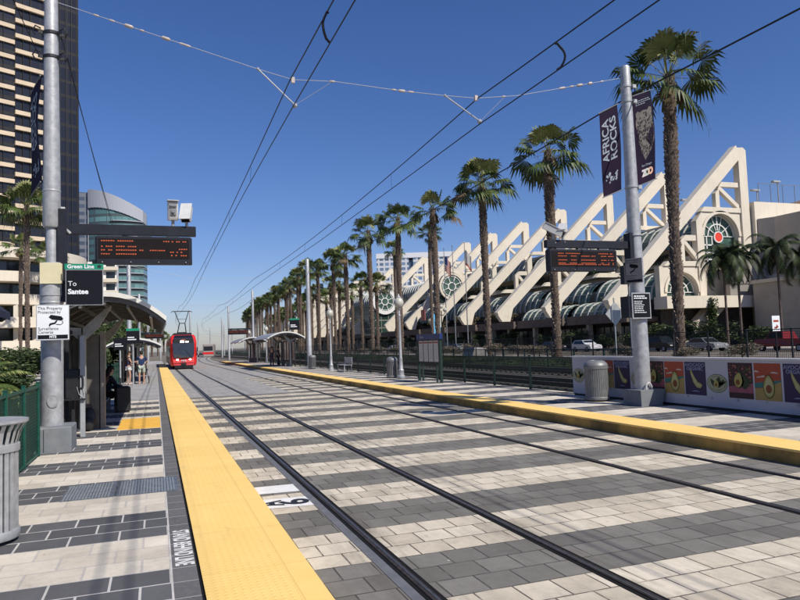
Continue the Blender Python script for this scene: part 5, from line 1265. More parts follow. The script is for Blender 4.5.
for i, (x, y, h, lb) in enumerate([(60.2, 59.2, 9.9, 'left of the pair of drooping feather palms before the grey annex wall'), (61.9, 58.9, 10.4, 'right of the pair of drooping feather palms before the grey annex wall'), (65.4, 56.7, 10.9, 'dark feather palm by the white parking sign near the right edge'), (67.9, 55.9, 9.9, 'dark feather palm cut by the right picture edge')]):
    t = thing('feather_palm', lb, 'palm tree', (x, y, .1), i*1.3, 'feather palms near the right edge')
    a = D.objects.new('trunk', ftr); COL.objects.link(a); a.parent = t; a.scale = (1, 1, h/10.1)
    b = D.objects.new('crown', fcr[i % 2]); COL.objects.link(b); b.parent = t; b.location = (0, 0, h); b.scale = (1.12, 1.12, 1.25)

# ------------------------------------------------------------------ leafy shrubs and trees
def leaf_clump(seed, n=1500, rx=1, ry=1, rz=1, s=.11, mats=None, lobes=7):
    r = random.Random(seed); mb = MB()
    L = [(r.uniform(-.55, .55)*rx, r.uniform(-.55, .55)*ry, r.uniform(-.4, .6)*rz, r.uniform(.3, .55)) for _ in range(lobes)]
    for i in range(n):
        cx, cy, cz, R_ = r.choice(L); v = Vector((r.gauss(0, 1), r.gauss(0, 1), r.gauss(0, 1))).normalized()*(r.random()**.35)*R_
        p = Vector((cx+v.x*rx, cy+v.y*ry, cz+v.z*rz)); a = Vector((r.gauss(0, 1), r.gauss(0, 1), r.gauss(0, .7))).normalized()*s*r.uniform(.6, 1.4); b = a.cross(Vector((r.gauss(0, 1), r.gauss(0, 1), r.gauss(0, 1)))).normalized()*s*.5
        mb.add([p-a, p+b, p+a, p-b], [(0, 1, 2, 3)])
    return mb.mesh('foliage', mats or M['leaf'])
clumpA = [leaf_clump(s, 3600, s=.07, lobes=11) for s in (31, 32, 33)]
def two_tone(me, r):
    me.materials.append(M['leaf']); [setattr(p, 'material_index', 1 if r.random() < .35 else 0) for p in me.polygons]; return me
clumpD = [two_tone(leaf_clump(s, 2600, mats=M['leafdry'], s=.055, lobes=12), random.Random(s)) for s in (34, 35)]
mbt = MB(); mbt.path([(0, 0, 0), (.02, .02, .5), (-.02, 0, 1.1)], [.08, .06, .04], 7); mbt.path([(0, 0, .5), (.3, .1, 1.0)], [.04, .02], 5); mbt.path([(0, 0, .5), (-.28, -.1, 1.05)], [.04, .02], 5); stem = mbt.mesh('stem', M['trunk'])
def bush(label, x, y, w, h, meshes=None, group=None, name='shrub', cat='shrub', z=.0, d=None):
    t = thing(name, label, cat, (x, y, z), rnd.uniform(0, 6.28), group); ms = meshes or clumpA
    a = D.objects.new('stem', stem); COL.objects.link(a); a.parent = t; a.scale = (h*.6, h*.6, h*.55)
    b = D.objects.new('foliage', rnd.choice(ms)); COL.objects.link(b); b.parent = t; b.location = (0, 0, h*.55); b.scale = (w*.6, (d or w)*.6, h*.52)
    return t
r = random.Random(9)
for i, (y, w, h) in enumerate([(33, 3, 1.4), (38, 2.4, 1.3), (44, 3.4, 1.5), (57, 3.4, 1.7), (61, 3, 1.6), (66, 3.2, 1.9), (72, 3.4, 2.0), (77, 3, 1.8), (83, 3.4, 1.7), (90, 3, 1.6), (98, 3.4, 1.7), (107, 3.2, 1.7), (118, 3.4, 1.6), (131, 3.6, 1.7)]):
    w *= .85; h *= .78
    bush('brownish dry shrub behind the black fence, '+['right of the big trunk, nearest', 'second from the right', 'beside the nearest palm trunk', 'left of the right pole', 'behind the litter bin', 'below the white hatchback', 'left of the white hatchback', 'right of the third palm', 'at the foot of the third palm', 'left of the third palm', 'right of the timetable board', 'behind the timetable board', 'left of the timetable board', 'farthest along'][i], 34.6, y, w, h, clumpD, 'dry shrubs behind the black fence')
for i, (x, y, w, h) in enumerate([(60, 88, 5, 3.6), (60.5, 97, 4.2, 3.2), (61, 112, 5, 4.6), (60.5, 121, 5, 4.0), (60, 73, 6, 4.2), (60, 67, 6, 4.4), (61, 62, 6, 4.0), (62, 57, 5, 3.0), (60.5, 132, 5, 4.2), (60.5, 146, 5, 4.2), (60.5, 160, 5, 4), (60.5, 178, 5, 4), (60, 80.5, 4, 3.2)]):
    bush('round leafy tree before the hall, '+['between the second palm and right pole', 'right of the second palm trunk', 'left of the second palm trunk', 'right of the third palm trunk', 'right of the biggest palm trunk, left one', 'under the ivy pillar', 'left of the feather palm pair', 'right of the feather palm pair', 'left of the third palm trunk', 'right of the flagpoles', 'behind the flagpoles', 'left of the fourth palm trunk', 'behind the right pole'][i], x, y, w*.8, h*.74, clumpA, 'leafy trees before the hall', 'small_tree', 'tree', .1)
for i, (x, y, w, h) in enumerate([(-3.6, 34, 1.8, 2.2), (-3.8, 39, 2.6, 3.2), (-4.0, 44, 3.2, 4.0), (-5, 53, 4, 4.6), (-4.5, 64, 4, 5), (-6, 78, 6, 6), (-5.5, 95, 6, 6.5), (-5, 118, 7, 6)]):
    bush('leafy green tree behind the left platform shelters, '+['nearest', 'second nearest', 'third nearest', 'fourth', 'fifth', 'sixth', 'seventh', 'farthest'][i], x, y, w, h, clumpA, 'trees behind the left platform', 'small_tree', 'tree', .1)
for i, (x, y, w, h) in enumerate([(-3.0, 18.4, 1.4, .9), (-2.9, 22.5, 1.6, 1.0), (-3.0, 16.0, 1.2, .8)]):
    bush('dark shrub behind the near left shelter, '+['middle one', 'farthest one', 'beside the left pole block'][i], x, y, w, h, clumpA, 'shrubs behind the near shelter', z=.16)
for i, (x, y, w, h) in enumerate([(-5.6, 19.5, 2.4, .8), (-6.0, 24.5, 2.6, 1.0), (-5.8, 30, 2.6, 1.1), (-7.5, 37, 3.4, 1.5), (-9.5, 45, 4.5, 1.8), (-9, 56, 4.5, 2.2), (-12, 66, 6, 2.5), (-12, 50, 4, 1.8)]):
    bush('dark shrub between the left fence and podium, '+['nearest the fence', 'beneath the umbrella', 'just past the umbrella', 'middle one', 'behind the middle one', 'in front of the palm trunks', 'farthest one', 'leftmost of the far ones'][i], x, y, w, h, clumpA, 'shrubs before the podium', z=.1)
cyc = [feather_crown(s, 30, 1.45, 1.0, .30, 76) for s in (41, 42)]
for i, (x, y, z, s) in enumerate([(-3.0, 11.4, 1.25, .8), (-3.5, 12.4, 1.5, .95), (-2.95, 13.4, 1.2, .8), (-4.2, 14.2, 1.6, 1.05), (-3.3, 10.2, 1.3, .85)]):
    t = thing('cycad', 'arching spiky green cycad over the green fence, '+['in front at the fence', 'middle of the clump', 'just left of the left pole', 'at the back of the clump', 'cut by the left picture edge'][i], 'plant', (x, y, .16), i*1.1, 'cycads behind the left fence')
    MB().lathe([(.16, 0), (.14, z-.2), (.10, z-.1)], 10).build('stem', M['trunk'], t)
    b = D.objects.new('fronds', cyc[i % 2]); COL.objects.link(b); b.parent = t; b.location = (0, 0, z-.15); b.scale = (s, s, s)

# ------------------------------------------------------------------ convention hall
hall = thing('convention_hall', 'long cream hall with a saw-tooth row of sloping concrete fins and green glass vaults', 'building')
Y0, SP = 75.7, 15.6
def spun(pts, y0, y1, mb): return mb.xz(pts, y0, y1)
fin = MB()
fin.xz([(56.9, 6.2), (57.7, 5.0), (59.3, 5.0), (60.0, 7.3), (81.1, 27.05), (81.1, 5.9), (82.6, 5.9), (82.6, 28.6), (82.1, 29.0), (80.9, 28.9)], 0, 1.08)
fin.xz([(56.75, 6.65), (56.92, 6.25), (80.88, 28.93), (80.7, 29.2)], -.08, 1.16)
fin.xz([(77.3, 23.0), (81.1, 23.0), (81.1, 23.7), (77.9, 23.7)], .25, .95)
fin.bar((77.3, .6, 22.9), (81.0, .6, 20.0), .65, .55); fin.xz([(76.6, 19.9), (77.3, 19.9), (77.3, 22.7), (76.6, 22.0)], .25, .95)
fin.xz([(73.6, 19.2), (81.1, 19.2), (81.1, 19.9), (74.3, 19.9)], .12, 1.08)
fin.xz([(69.8, 14.95), (73.2, 14.95), (73.2, 15.75), (70.7, 15.75)], .25, .95); fin.bar((70.4, .6, 14.9), (73.0, .6, 12.1), .65, .55); fin.xz([(69.7, 12.0), (70.4, 12.0), (70.4, 14.95), (69.7, 14.95)], .25, .95)
fin.xz([(66.5, 11.3), (73.2, 11.3), (73.2, 12.0), (67.3, 12.0)], .12, 1.08)
fin.xz([(72.6, 5.9), (73.7, 5.9), (73.7, 19.1), (72.6, 17.8)], .08, 1.12)
fin.lathe([(.55, 0), (.001, .01)], 14)   # pin boss, turned below
fin.v[-56:] = [(58.75+q[0]*.8, -.02-q[2], 6.2+q[1]*.8) for q in fin.v[-56:]]
finm = fin.mesh('buttress', [M['cream']])
def place(name, me, y, parent=hall):
    o = D.objects.new(name, me); COL.objects.link(o); o.parent = parent; o.location = (0, y, 0); return o
NB = 18
for k in range(NB):
    if k not in (7, 9): place('buttress', finm, Y0+k*SP)
# bays between fins (one mesh per part, repeated)
def vault(cx, cz, R_, ly, ribs, a0, a1, rw=.22):
    g = MB(); rb = MB(); n = 12
    for i in range(n):
        A, B = a0+(a1-a0)*i/n, a0+(a1-a0)*(i+1)/n
        p = [(cx+R_*math.cos(A), cz+R_*math.sin(A)), (cx+R_*math.cos(B), cz+R_*math.sin(B))]
        g.add([(p[0][0], 0, p[0][1]), (p[0][0], ly, p[0][1]), (p[1][0], ly, p[1][1]), (p[1][0], 0, p[1][1])], [(0, 1, 2, 3)])
        for k in range(ribs):
            y = ly*(k+.5)/ribs; q = [(cx+(R_+.16)*math.cos(t), cz+(R_+.16)*math.sin(t)) for t in (A, B)]
            rb.add([(p[0][0], y, p[0][1]), (p[1][0], y, p[1][1]), (q[1][0], y, q[1][1]), (q[0][0], y, q[0][1]), (p[0][0], y+rw, p[0][1]), (p[1][0], y+rw, p[1][1]), (q[1][0], y+rw, q[1][1]), (q[0][0], y+rw, q[0][1])], [(0, 1, 2, 3), (7, 6, 5, 4), (3, 2, 6, 7)])
    for a in (PI*.55, PI*.7, PI*.85): rb.box(cx+R_*math.cos(a)-.05, cx+R_*math.cos(a)+.05, 0, ly, cz+R_*math.sin(a)-.02, cz+R_*math.sin(a)+.08)
    return g.mesh('glass_vault', M['vglass'], True), rb.mesh('vault_rib', mat('rib_paint', (.50, .51, .47), .7, var=.08))
LY = SP-1.2
V1 = vault(77.3, 14.8, 3.9, LY, 8, PI*.25, PI*1.02); V2 = vault(69.6, 7.0, 3.7, LY, 8, PI*.25, PI*1.02); V3 = vault(64.0, 4.3, 2.6, LY, 8, PI*.35, PI*1.0)
roofd = MB().box(81.2, 150, 0, LY, 12, 17.4).xz([(76.5, 18.4), (81.2, 18.4), (81.2, 19.1), (76.5, 19.1)], 0, LY).mesh('upper_storey', M['cream2'])
mid = MB().box(73.75, 81.15, 0, LY, 5.95, 12.6).box(72.0, 73.7, 0, LY, 11.9, 12.9).mesh('middle_terrace', M['cream2'])
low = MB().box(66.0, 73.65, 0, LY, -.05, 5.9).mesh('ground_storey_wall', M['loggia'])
mbf = MB().box(60.6, 65.9, 0, LY, 3.7, 4.35).box(60.6, 61.0, 0, LY, 4.36, 5.0); fas = mbf.mesh('canopy_fascia', M['brownsign'])
mbc = MB(); [mbc.box(61.4, 62.1, y, y+.7, 0, 3.69) for y in (3.2, 9.8)]; colm = mbc.mesh('loggia_column', M['tan'])
mbg = MB(); [mbg.box(65.8, 65.98, 1+i*1.6, 2.3+i*1.6, .4, 3.2) for i in range(8)]; shop = mbg.mesh('loggia_window', mat('loggia_glass', (.05, .055, .06), .15, var=.5, scale=.3))
lc1 = leaf_clump(51, 2600, .9, 7.0, .95, .16, M['leafred'], 22); lc2 = leaf_clump(52, 1000, .8, 6.8, .6, .22, M['leaf'], 20)
for k in range(NB-1):
    y = Y0+k*SP+1.2
    for nm, me in ((() if k in (6, 7, 8, 9) else (('glass_vault', V1[0]), ('vault_rib', V1[1])))+(() if k > 1 else (('glass_vault', V3[0]), ('vault_rib', V3[1]))))+(('glass_vault', V2[0]), ('vault_rib', V2[1]), ('upper_storey', roofd), ('middle_terrace', mid), ('ground_storey_wall', low), ('canopy_fascia', fas), ('loggia_column', colm), ('loggia_window', shop)):
        place(nm, me, y)
    o = D.objects.new('terrace_planting', lc1); COL.objects.link(o); o.parent = hall; o.location = (66.1 if k < 2 else 62.2, y+LY/2, 6.9 if k < 2 else 5.9); o['kind'] = 'stuff'; o.scale = (1.3, 1, 1.5 if k > 1 else 1.1)
    if True: o = D.objects.new('terrace_planting', lc2 if k % 2 else lc1); COL.objects.link(o); o.parent = hall; o.location = (72.0, y+LY/2, 12.9); o['kind'] = 'stuff'
MB().box(82.75, 150, 76, Y0+NB*SP, -.05, 17.2).build('rear_block', M['cream2'], hall)
MB().box(90, 150, 84, Y0+NB*SP-10, 17.3, 21.5).build('roof_hall', M['tan2'], hall)
# fin end walls with arched windows
def arch_wall(x0, x1, z0, z1, cx, cz, R_, y):
    mb = MB(); n = 28
    xs = sorted(set([x0, x1, cx-R_, cx+R_]+[cx-R_*math.cos(PI*i/n) for i in range(n+1)]))
    for a, b in zip(xs[:-1], xs[1:]):
        def zt(x): d = R_*R_-(x-cx)**2; return cz+math.sqrt(d) if d > 1e-6 else cz
        if b <= cx-R_+1e-6 or a >= cx+R_-1e-6: mb.xz([(a, z0), (b, z0), (b, z1), (a, z1)], y, y+1.0)
        else: mb.xz([(a, zt(a)), (b, zt(b)), (b, z1), (a, z1)], y, y+1.0)
    return mb
def annulus(mb, cx, cz, r0, r1, y0, y1, a0=0, a1=PI, n=26):
    for i in range(n):
        A, B = a0+(a1-a0)*i/n, a0+(a1-a0)*(i+1)/n
        mb.xz([(cx+r0*math.cos(A), cz+r0*math.sin(A)), (cx+r1*math.cos(A), cz+r1*math.sin(A)), (cx+r1*math.cos(B), cz+r1*math.sin(B)), (cx+r0*math.cos(B), cz+r0*math.sin(B))], y0, y1)
    return mb
for nm, x0, x1, z0, z1, cx, cz, R_ in (('u', 73.75, 81.05, 12.1, 19.15, 77.25, 15.75, 3.2), ('l', 65.8, 72.55, 5.3, 11.25, 69.65, 7.65, 2.75)):
    arch_wall(x0, x1, z0, z1, cx, cz, R_, Y0+.3).build('arch_wall', M['cream'], hall)
    mb = MB(); annulus(mb, cx, cz, R_+.02, R_+.45, Y0+.12, Y0+.29).build('arch_moulding', M['cream'], hall)
    w = MB().box(cx-R_, cx+R_, Y0+1.12, Y0+1.2, z0, cz+R_).build('arched_window', M['vglass'], hall)
    mb = MB(); annulus(mb, cx, cz, R_-.22, R_-.08, Y0+.95, Y0+1.1); annulus(mb, cx, cz, R_*.54, R_*.59, Y0+.95, Y0+1.1)
    for a in (0, PI/5, 2*PI/5, 3*PI/5, 4*PI/5, PI): mb.bar((cx+.9*math.cos(a), Y0+1.02, cz+.9*math.sin(a)), (cx+(R_-.15)*math.cos(a), Y0+1.02, cz+(R_-.15)*math.sin(a)), .10, .10)
    mb.bar((cx, Y0+1.02, cz+.9), (cx, Y0+1.02, cz+R_-.15), .15, .15)
    annulus(mb, cx, cz-.1, .68, .84, Y0+.80, Y0+1.0, 0, 2*PI)
    if nm == 'u':
        for z in (12.3, 13.3, 14.4): mb.box(cx-R_+.2, cx-.9, Y0+.96, Y0+1.1, z, z+.18)
        for x in (cx-R_+.3, cx-2.1, cx-1.1): mb.box(x-.08, x+.08, Y0+.96, Y0+1.09, z0, cz)
    mb.build('mullion', M['whitepaint'], w)
    MB().add([(cx+.67*math.cos(2*PI*i/24), Y0+.85, cz-.1+.67*math.sin(2*PI*i/24)) for i in range(24)], [tuple(range(24))]).build('red_disc', M['red'], w)
MB().box(64.3, 83.5, Y0-2.6, Y0-.05, 5.25, 6.9).box(81.5, 82.4, Y0-2.4, Y0-1.6, 0, 5.24).build('balcony', M['cream'], hall)
MB().xz([(66.5, .6), (69.0, .6), (75, 5.2), (72, 5.2)], Y0-1.8, Y0-.4).build('stair_flight', M['cream2'], hall)
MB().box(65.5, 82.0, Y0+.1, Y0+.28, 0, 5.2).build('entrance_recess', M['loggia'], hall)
ivy = leaf_clump(61, 1100, .9, .8, 3.4, .2, M['leaf'], 18)
o = D.objects.new('ivy_column', ivy); COL.objects.link(o); o.parent = hall; o.location = (71.4, Y0-2.9, 4.2); o['kind'] = 'stuff'
# annex at the right
MB().box(82.9, 160, Y0-.6, Y0+.9, -.05, 20.8).build('parapet_wall', M['cream'], hall)
MB().add([(83.2, 75.0, -.05), (84.2, 73, -.05), (84.2, 20, -.05), (160, 20, -.05), (160, 75, -.05), (83.2, 75.0, 18.2), (84.2, 73, 18.2), (84.2, 20, 18.2), (160, 20, 18.2), (160, 75, 18.2)],
         [(0, 1, 6, 5), (1, 2, 7, 6), (2, 3, 8, 7), (3, 4, 9, 8), (5, 6, 7, 8, 9)]).build('annex_wall', M['tan2'], hall)
MB().xz([(78.8, 0), (84.1, 0), (84.1, 8.4), (78.8, 8.4)], 20, 72.5).build('service_block', M['tan'], hall)
MB().box(78.5, 84.1, 19.5, 72.8, 8.41, 8.9).build('service_coping', M['cream2'], hall)
mb = MB(); mb.add([(76.2, 73.9, 8.6), (84.1, 73.9, 8.6), (84.1, 74.9, 13.2), (76.2, 74.9, 13.2)], [(0, 1, 2, 3)]).box(76.2, 84.1, 74.0, 74.9, 7.0, 8.55); mb.build('sloping_roof', M['metalroof'], hall)
mb = MB()
for i in range(7):
    x = 76.6+i*1.1; mb.bar((x+1.0, 73.80, 8.7), (x-.6, 74.8, 13.2), .16, .10)
mb.build('roof_seam', M['tan'], hall)
mb = MB()
for i in range(28): mb.tube((84+i*2.4, 75.2, 20.8), (84+i*2.4, 75.2, 23.6), .05, 5)
mb.bar((84, 75.2, 23.6), (150, 75.2, 23.6), .06, .06)
for i in range(160): mb.add([(84+i*.4, 75.2, 20.8), (84.03+i*.4, 75.2, 20.8), (84.03+i*.4, 75.2, 23.6), (84+i*.4, 75.2, 23.6)], [(0, 1, 2, 3)])
mb.build('roof_fence', M['galvdark'], hall)
MB().add([(92, 80, 20.8), (98, 80, 22.6), (112, 80, 24.5), (150, 80, 26), (150, 80, 20.8)], [(0, 1, 2, 3, 4)]).box(98, 150, 80.1, 100, 20.8, 22.5).build('brown_roof', mat('brown_roof', (.16, .10, .075), .8, var=.1), hall)
for i, (x, y, z) in enumerate([(90.0, 77, 24.4), (84.6, 76, 22.6), (78.8, 84, 22.6)]):
    fl = MB(); fl.tube((x, y, 17.3), (x, y, z), .09, 6); fl.cbox(x-1.1, x+.4, y-.3, y+.3, z, z+.28, .08); fl.build('roof_floodlight', M['galv'], hall)
# round-window glass drums
def drum(cx, cz, R_, y0, y1, thick, nm):
    mb = MB(); n = 26
    v = [(cx+R_*math.cos(2*PI*i/n), y, cz+R_*math.sin(2*PI*i/n)) for y in (y0, y1) for i in range(n)]
    mb.add(v, [(i, (i+1) % n, n+(i+1) % n, n+i) for i in range(n)]); MB().box(cx-R_, cx+R_, y0+.4, y1, 4.4, cz).build('drum_base', glasswall('drum_base_glass', (.22, .21, .18), (.020, .045, .038), 2.2, 1.7, .86, .25, mull=.08), hall); g = mb.build('glass_drum', M['vglass'], hall, True)
    w = MB().poly([(cx+R_*math.cos(2*PI*i/n), y0+.05, cz+R_*math.sin(2*PI*i/n)) for i in range(n)]).build('round_window', M['vglass'], hall)
    mb = MB(); annulus(mb, cx, cz, R_-thick*.3, R_+thick*.7, y0-.25, y0+.3, 0, 2*PI, 30).build('window_ring', M['whitepaint'] if thick > .5 else M['cream'], w)
    mb = MB(); annulus(mb, cx, cz, R_*.28, R_*.36, y0-.12, y0, 0, 2*PI, 20); annulus(mb, cx, cz, R_*.80, R_*.85, y0-.12, y0, 0, 2*PI, 26)
    for a in range(8): A = a*PI/4+PI/8; mb.bar((cx+R_*.33*math.cos(A), y0-.06, cz+R_*.33*math.sin(A)), (cx+R_*math.cos(A), y0-.06, cz+R_*math.sin(A)), .14, .16)
    mb.build('spoke', M['whitepaint'], w)
    mb = MB()
    for y in range(int(y0)+2, int(y1), 2): annulus(mb, cx, cz, R_+.01, R_+.2, y, y+.22, PI*.1, PI*1.1, 16)
    mb.build('vault_rib', M['whitepaint'], hall)
drum(67.2, 15.0, 2.95, 149.0, 153.4, .5, 'a'); drum(63.2, 14.1, 3.1, 188.0, 200.2, 1.0, 'b')
mb = MB(); annulus(mb, 67.2, 15.0, 3.5, 4.4, 149.2, 150.2, -.2, PI*.95); mb.build('arch_moulding', M['cream'], hall)
drum(75.5, 16.4, 3.05, 171.2, 199.5, .4, 'a'); drum(68.0, 15.6, 3.2, 202.4, 230.5, 1.0, 'b')
# banners of colour on the hall front
MB().box(60.3, 60.5, 150, 152.4, 7.0, 9.6).build('entrance_banner', PC['coral'], hall)

# hotel beyond
ht = thing('hotel', 'pale gridded hotel slab rising behind the fins and palms', 'building', (152, 389, 0), math.radians(-19.5))
MB().box(-24.5, -4.6, 0, 26, 0, 54).box(-1.9, 26, 0, 26, 0, 54).build('wall', glasswall('hotel_grid', (.60, .61, .64), (.13, .19, .28), 3.1, 2.6, .60, .35, mull=.30), ht)
MB().box(-4.5, -2.0, 1.5, 24, 0, 53).build('glazed_strip', mat('hotel_blue', (.07, .11, .18), .2, var=.2, scale=.2), ht)
MB().box(-24.6, 26.1, -.3, 26.3, 54.1, 57.2).build('roof', mat('hotel_parapet', (.66, .67, .70), .7, var=.04), ht)
# low blue-grey hall in the gap between palms
MB().add([(70+0, 430, 0), (104, 424, 0), (104, 424, 17), (98, 425, 21), (88, 427, 23), (80, 428, 20), (70, 430, 15)], [tuple(range(7))]).extr([(70, 430.1, 0), (104, 424.1, 0), (104, 424.1, 17), (70, 430.1, 15)], (0, 30, 0)).build('distant_hall', mat('distant_blue', (.10, .14, .20), .8, var=.1))
tag(D.objects['distant_hall'], 'low blue-grey rounded hall in the distance between palm trunks', 'building')

# ------------------------------------------------------------------ buildings at the left
tw = thing('balcony_tower', 'very tall dark glass tower with stepped cream balcony bands at the left edge', 'building', (-22.1, 162.6, 0), math.radians(90-61))
MB().box(-26, 7.6, .9, 24, 0, 128).build('wall', glasswall('tower_glass', (.006, .006, .009), (.008, .010, .018), 3.35, 1.5, .8, .3, mull=.10), tw)
mb = MB()
for i in range(6): mb.box(.9+i*1.25, 1.05+i*1.25, .72, .89, 0, 127)
mb.build('mullion', M['darkmetal'], tw)
for sa, sb, off, prot, kmax in ((-5.9, 0, 0, .30, 37), (-9.7, -5.95, 1.75, .50, 37), (-25.5, -9.8, 1.0, .2, 11)):
    dk = MB()
    for k in range(kmax):
        z = 3.0+k*3.35+off; o = MB().box(sa, sb, prot, .88, z, z+.88).build('balcony_band', mat('tan_balcony', (.60, .49, .355), .85, var=.08, scale=.5), tw)
        for q in range(max(2, int((sb-sa)/1.5))): dk.box(sa+.05+q*1.5, sa+.11+q*1.5, .55, .88, z+1.01, z+3.2)
    dk.build('window_divider', M['darkmetal'], tw)
pd = thing('curved_podium', 'low cream building with curved balconies behind the left pole', 'building', (-28, 133, 0))
for k, (R_, z) in enumerate([(20.5, 2.6), (19.6, 6.2), (18.0, 9.8), (17.3, 13.4), (16.5, 17.2)]):
    MB().lathe([(R_, z), (R_, z+1.6), (R_-.5, z+1.6), (R_-.5, z+.2), (.1, z+.2)], 40, m=0).build('balcony', M['cream'], pd, True)
    MB().lathe([(R_-3.2, z-2.4 if k else 0), (R_-3.2, z)], 40).build('recessed_glazing', M['dglass'], pd)
mb = MB()
for a in range(40): 
    A = a*2*PI/40; mb.box(17.6*math.cos(A)-.3, 17.6*math.cos(A)+.3, 17.6*math.sin(A)-.3, 17.6*math.sin(A)+.3, 0, 9.8)
mb.build('column', M['cream'], pd)
MB().box(-16, 0, -34, -14, 0, 3.4).build('shop_wall', M['loggia'], pd)
for z, y in ((3.45, -34.5), (6.5, -33)): MB().box(-17, 3, y, -13, z, z+1.5).build('awning_band', M['cream'], pd)
cb = thing('curved_tower', 'white-framed curved glass tower behind the left departure board', 'building')
A_, B_ = Vector((-27.3, 325)), Vector((-4.6, 322)); n = 16; pts = []
for i in range(n+1):
    t = i/n; p = A_.lerp(B_, t); d = (B_-A_).normalized(); nn = Vector((d.y, -d.x)); b = 5.0*math.sin(PI*min(1, t*.95+.03))**.8*(1 if t < .97 else .9); pts.append(p+nn*b)
pts.append(Vector((-3.2, 330))); pts.append(Vector((-4.5, 344)))
def topz(i): return 74-9.2*(min(i, n)/n)**1.5
g = MB(); wh = MB(); bl = MB()
for i in range(len(pts)-1):
    a, b = pts[i], pts[i+1]; za, zb = topz(i), topz(i+1); rb = 8.2-3.2*min(i, n)/n
    g.add([(a.x, a.y, 0), (b.x, b.y, 0), (b.x, b.y, zb-rb), (a.x, a.y, za-rb)], [(0, 1, 2, 3)])
    ax, bx = Vector((a.x, a.y-.5)), Vector((b.x, b.y-.5))
    wh.add([(ax.x, ax.y, za-rb), (bx.x, bx.y, zb-rb), (bx.x, bx.y, zb), (ax.x, ax.y, za), (ax.x, ax.y+30, za-3), (bx.x, bx.y+30, zb-3)], [(0, 1, 2, 3), (3, 2, 5, 4)])
    if i >= 7:
        for k in range(2, 19): bl.add([(a.x, a.y-.8, k*3.3), (b.x, b.y-.8, k*3.3), (b.x, b.y-.8, k*3.3+.35), (a.x, a.y-.8, k*3.3+.35), (a.x, a.y, k*3.3+.35), (b.x, b.y, k*3.3+.35)], [(0, 1, 2, 3), (3, 2, 5, 4)])
g.build('glass_wall', glasswall('teal_glass', (.06, .09, .10), (.10, .20, .20), 3.3, 2.2, .62, .12, mull=.07), cb); wh.build('roof_band', mat('tower_white', (.36, .38, .42), .7, var=.06), cb, True)
bl.build('balcony_slab', M['galv'], cb)
MB().box(-27.4, -24.2, 324.0, 326, 0, 73.6).build('white_frame', mat('tower_white', (.5, .5, .5)), cb)
MB().box(-31.5, -27.5, 325.2, 350, 0, 73.0).box(-35, -31.6, 328, 350, 0, 63.5).build('side_wall', glasswall('grey_side', (.15, .165, .20), (.06, .08, .12), 3.3, 3.0, .5, .3), cb)
lw = thing('white_block', 'small white block with cream balconies below the curved tower', 'building', (-15.8, 215, 0))
MB().box(-6, 5.2, 0, 12, 0, 28.5).build('wall', M['whitepaint'], lw)
for k in range(7):
    MB().box(-6.5, 5.7, -1.2, -.01, 5+k*3.5, 6.0+k*3.5).build('balcony', M['cream'], lw)
    for q in range(3): MB().box(-5+q*3.7, -2.6+q*3.7, -.03, -.005, 6.2+k*3.5, 8.1+k*3.5).build('window', M['dglass'], lw)
# market umbrella at the left edge
um = thing('umbrella', 'dark navy market umbrella over the fence at the left edge', 'umbrella', (-5.35, 22.6, .1))
mb = MB(); n = 8; cnv = mat('navy_canvas', (.018, .022, .045), .85, var=.2, scale=2)
for i in range(n):
    a, b = 2*PI*i/n, 2*PI*(i+1)/n; c = (0, 0, 4.0)
    p = [(1.35*math.cos(t), 1.35*math.sin(t), 3.10) for t in (a, b)]; m_ = (1.29*math.cos((a+b)/2), 1.29*math.sin((a+b)/2), 3.16); q = [(x, y, z-.22) for x, y, z in p]; h = (p[0][0]*.5, p[0][1]*.5, 3.62); h2 = (p[1][0]*.5, p[1][1]*.5, 3.62)
    mb.add([c, h, h2], [(0, 1, 2)]); mb.add([h, p[0], m_, p[1], h2], [(0, 1, 2, 3, 4)]); mb.add([p[0], q[0], (m_[0], m_[1], m_[2]-.2), m_], [(0, 1, 2, 3)]); mb.add([m_, (m_[0], m_[1], m_[2]-.2), q[1], p[1]], [(0, 1, 2, 3)])
mb.build('canopy', cnv, um)
MB().tube((0, 0, 0), (0, 0, 4.05), .03, 8).build('pole', M['galvdark'], um)
for i in range(n): A = 2*PI*i/n; MB().tube((0, 0, 3.0), (.8*math.cos(A), .8*math.sin(A), 3.42), .010, 5).build('rib', M['galvdark'], um)

# ------------------------------------------------------------------ street furniture across the railway
for i, (x, y, h, c) in enumerate([(52.1, 118.6, 19.4, 'us'), (53.6, 118.0, 19.9, None), (55.8, 117.2, 20.4, 'white')]):
    t = thing('flagpole', ['left flagpole of three, flying a red and white striped flag', 'middle bare flagpole of the three', 'right flagpole of three, flying a pale flag'][i], 'flagpole', (x, y, .1), 0, 'flagpoles before the hall')
    MB().lathe([(.12, 0), (.06, h), (.12, h+.02), (.12, h+.15), (.001, h+.2)], 10).build('pole', M['galvdark'], t)
    if c:
        mb = MB(); N = 10; z1, z0 = (h-.6, h-4.2)
        def FP(u, w): return (.1+1.9*u*(.6), -.25*math.sin(u*6)-.3*u, z0+(z1-z0)*w*.8-1.3*u)
        for a in range(N):
            for b in range(13):
                u0, u1, w0, w1 = a/N, (a+1)/N, b/13, (b+1)/13
                mi = (1 if b % 2 == 0 else 0) if c == 'us' else 0
                if c == 'us' and b >= 6 and a < 4: mi = 2
                if c == 'white' and b < 2: mi = 1
                mb.add([FP(u0, w0), FP(u1, w0), FP(u1, w1), FP(u0, w1)], [(0, 1, 2, 3)], mi)
        mb.build('flag', [M['conc'], PC['red'], mat('header_blue', (0, 0, 0))], t)
lt = thing('street_lamp', 'ornate dark multi-globe street lamp with a blue banner near the flagpoles', 'street lamp', (42.0, 97.5, .05))
MB().lathe([(.25, 0), (.2, .5), (.11, .8), (.08, 6.6)], 12).build('post', M['darkmetal'], lt)
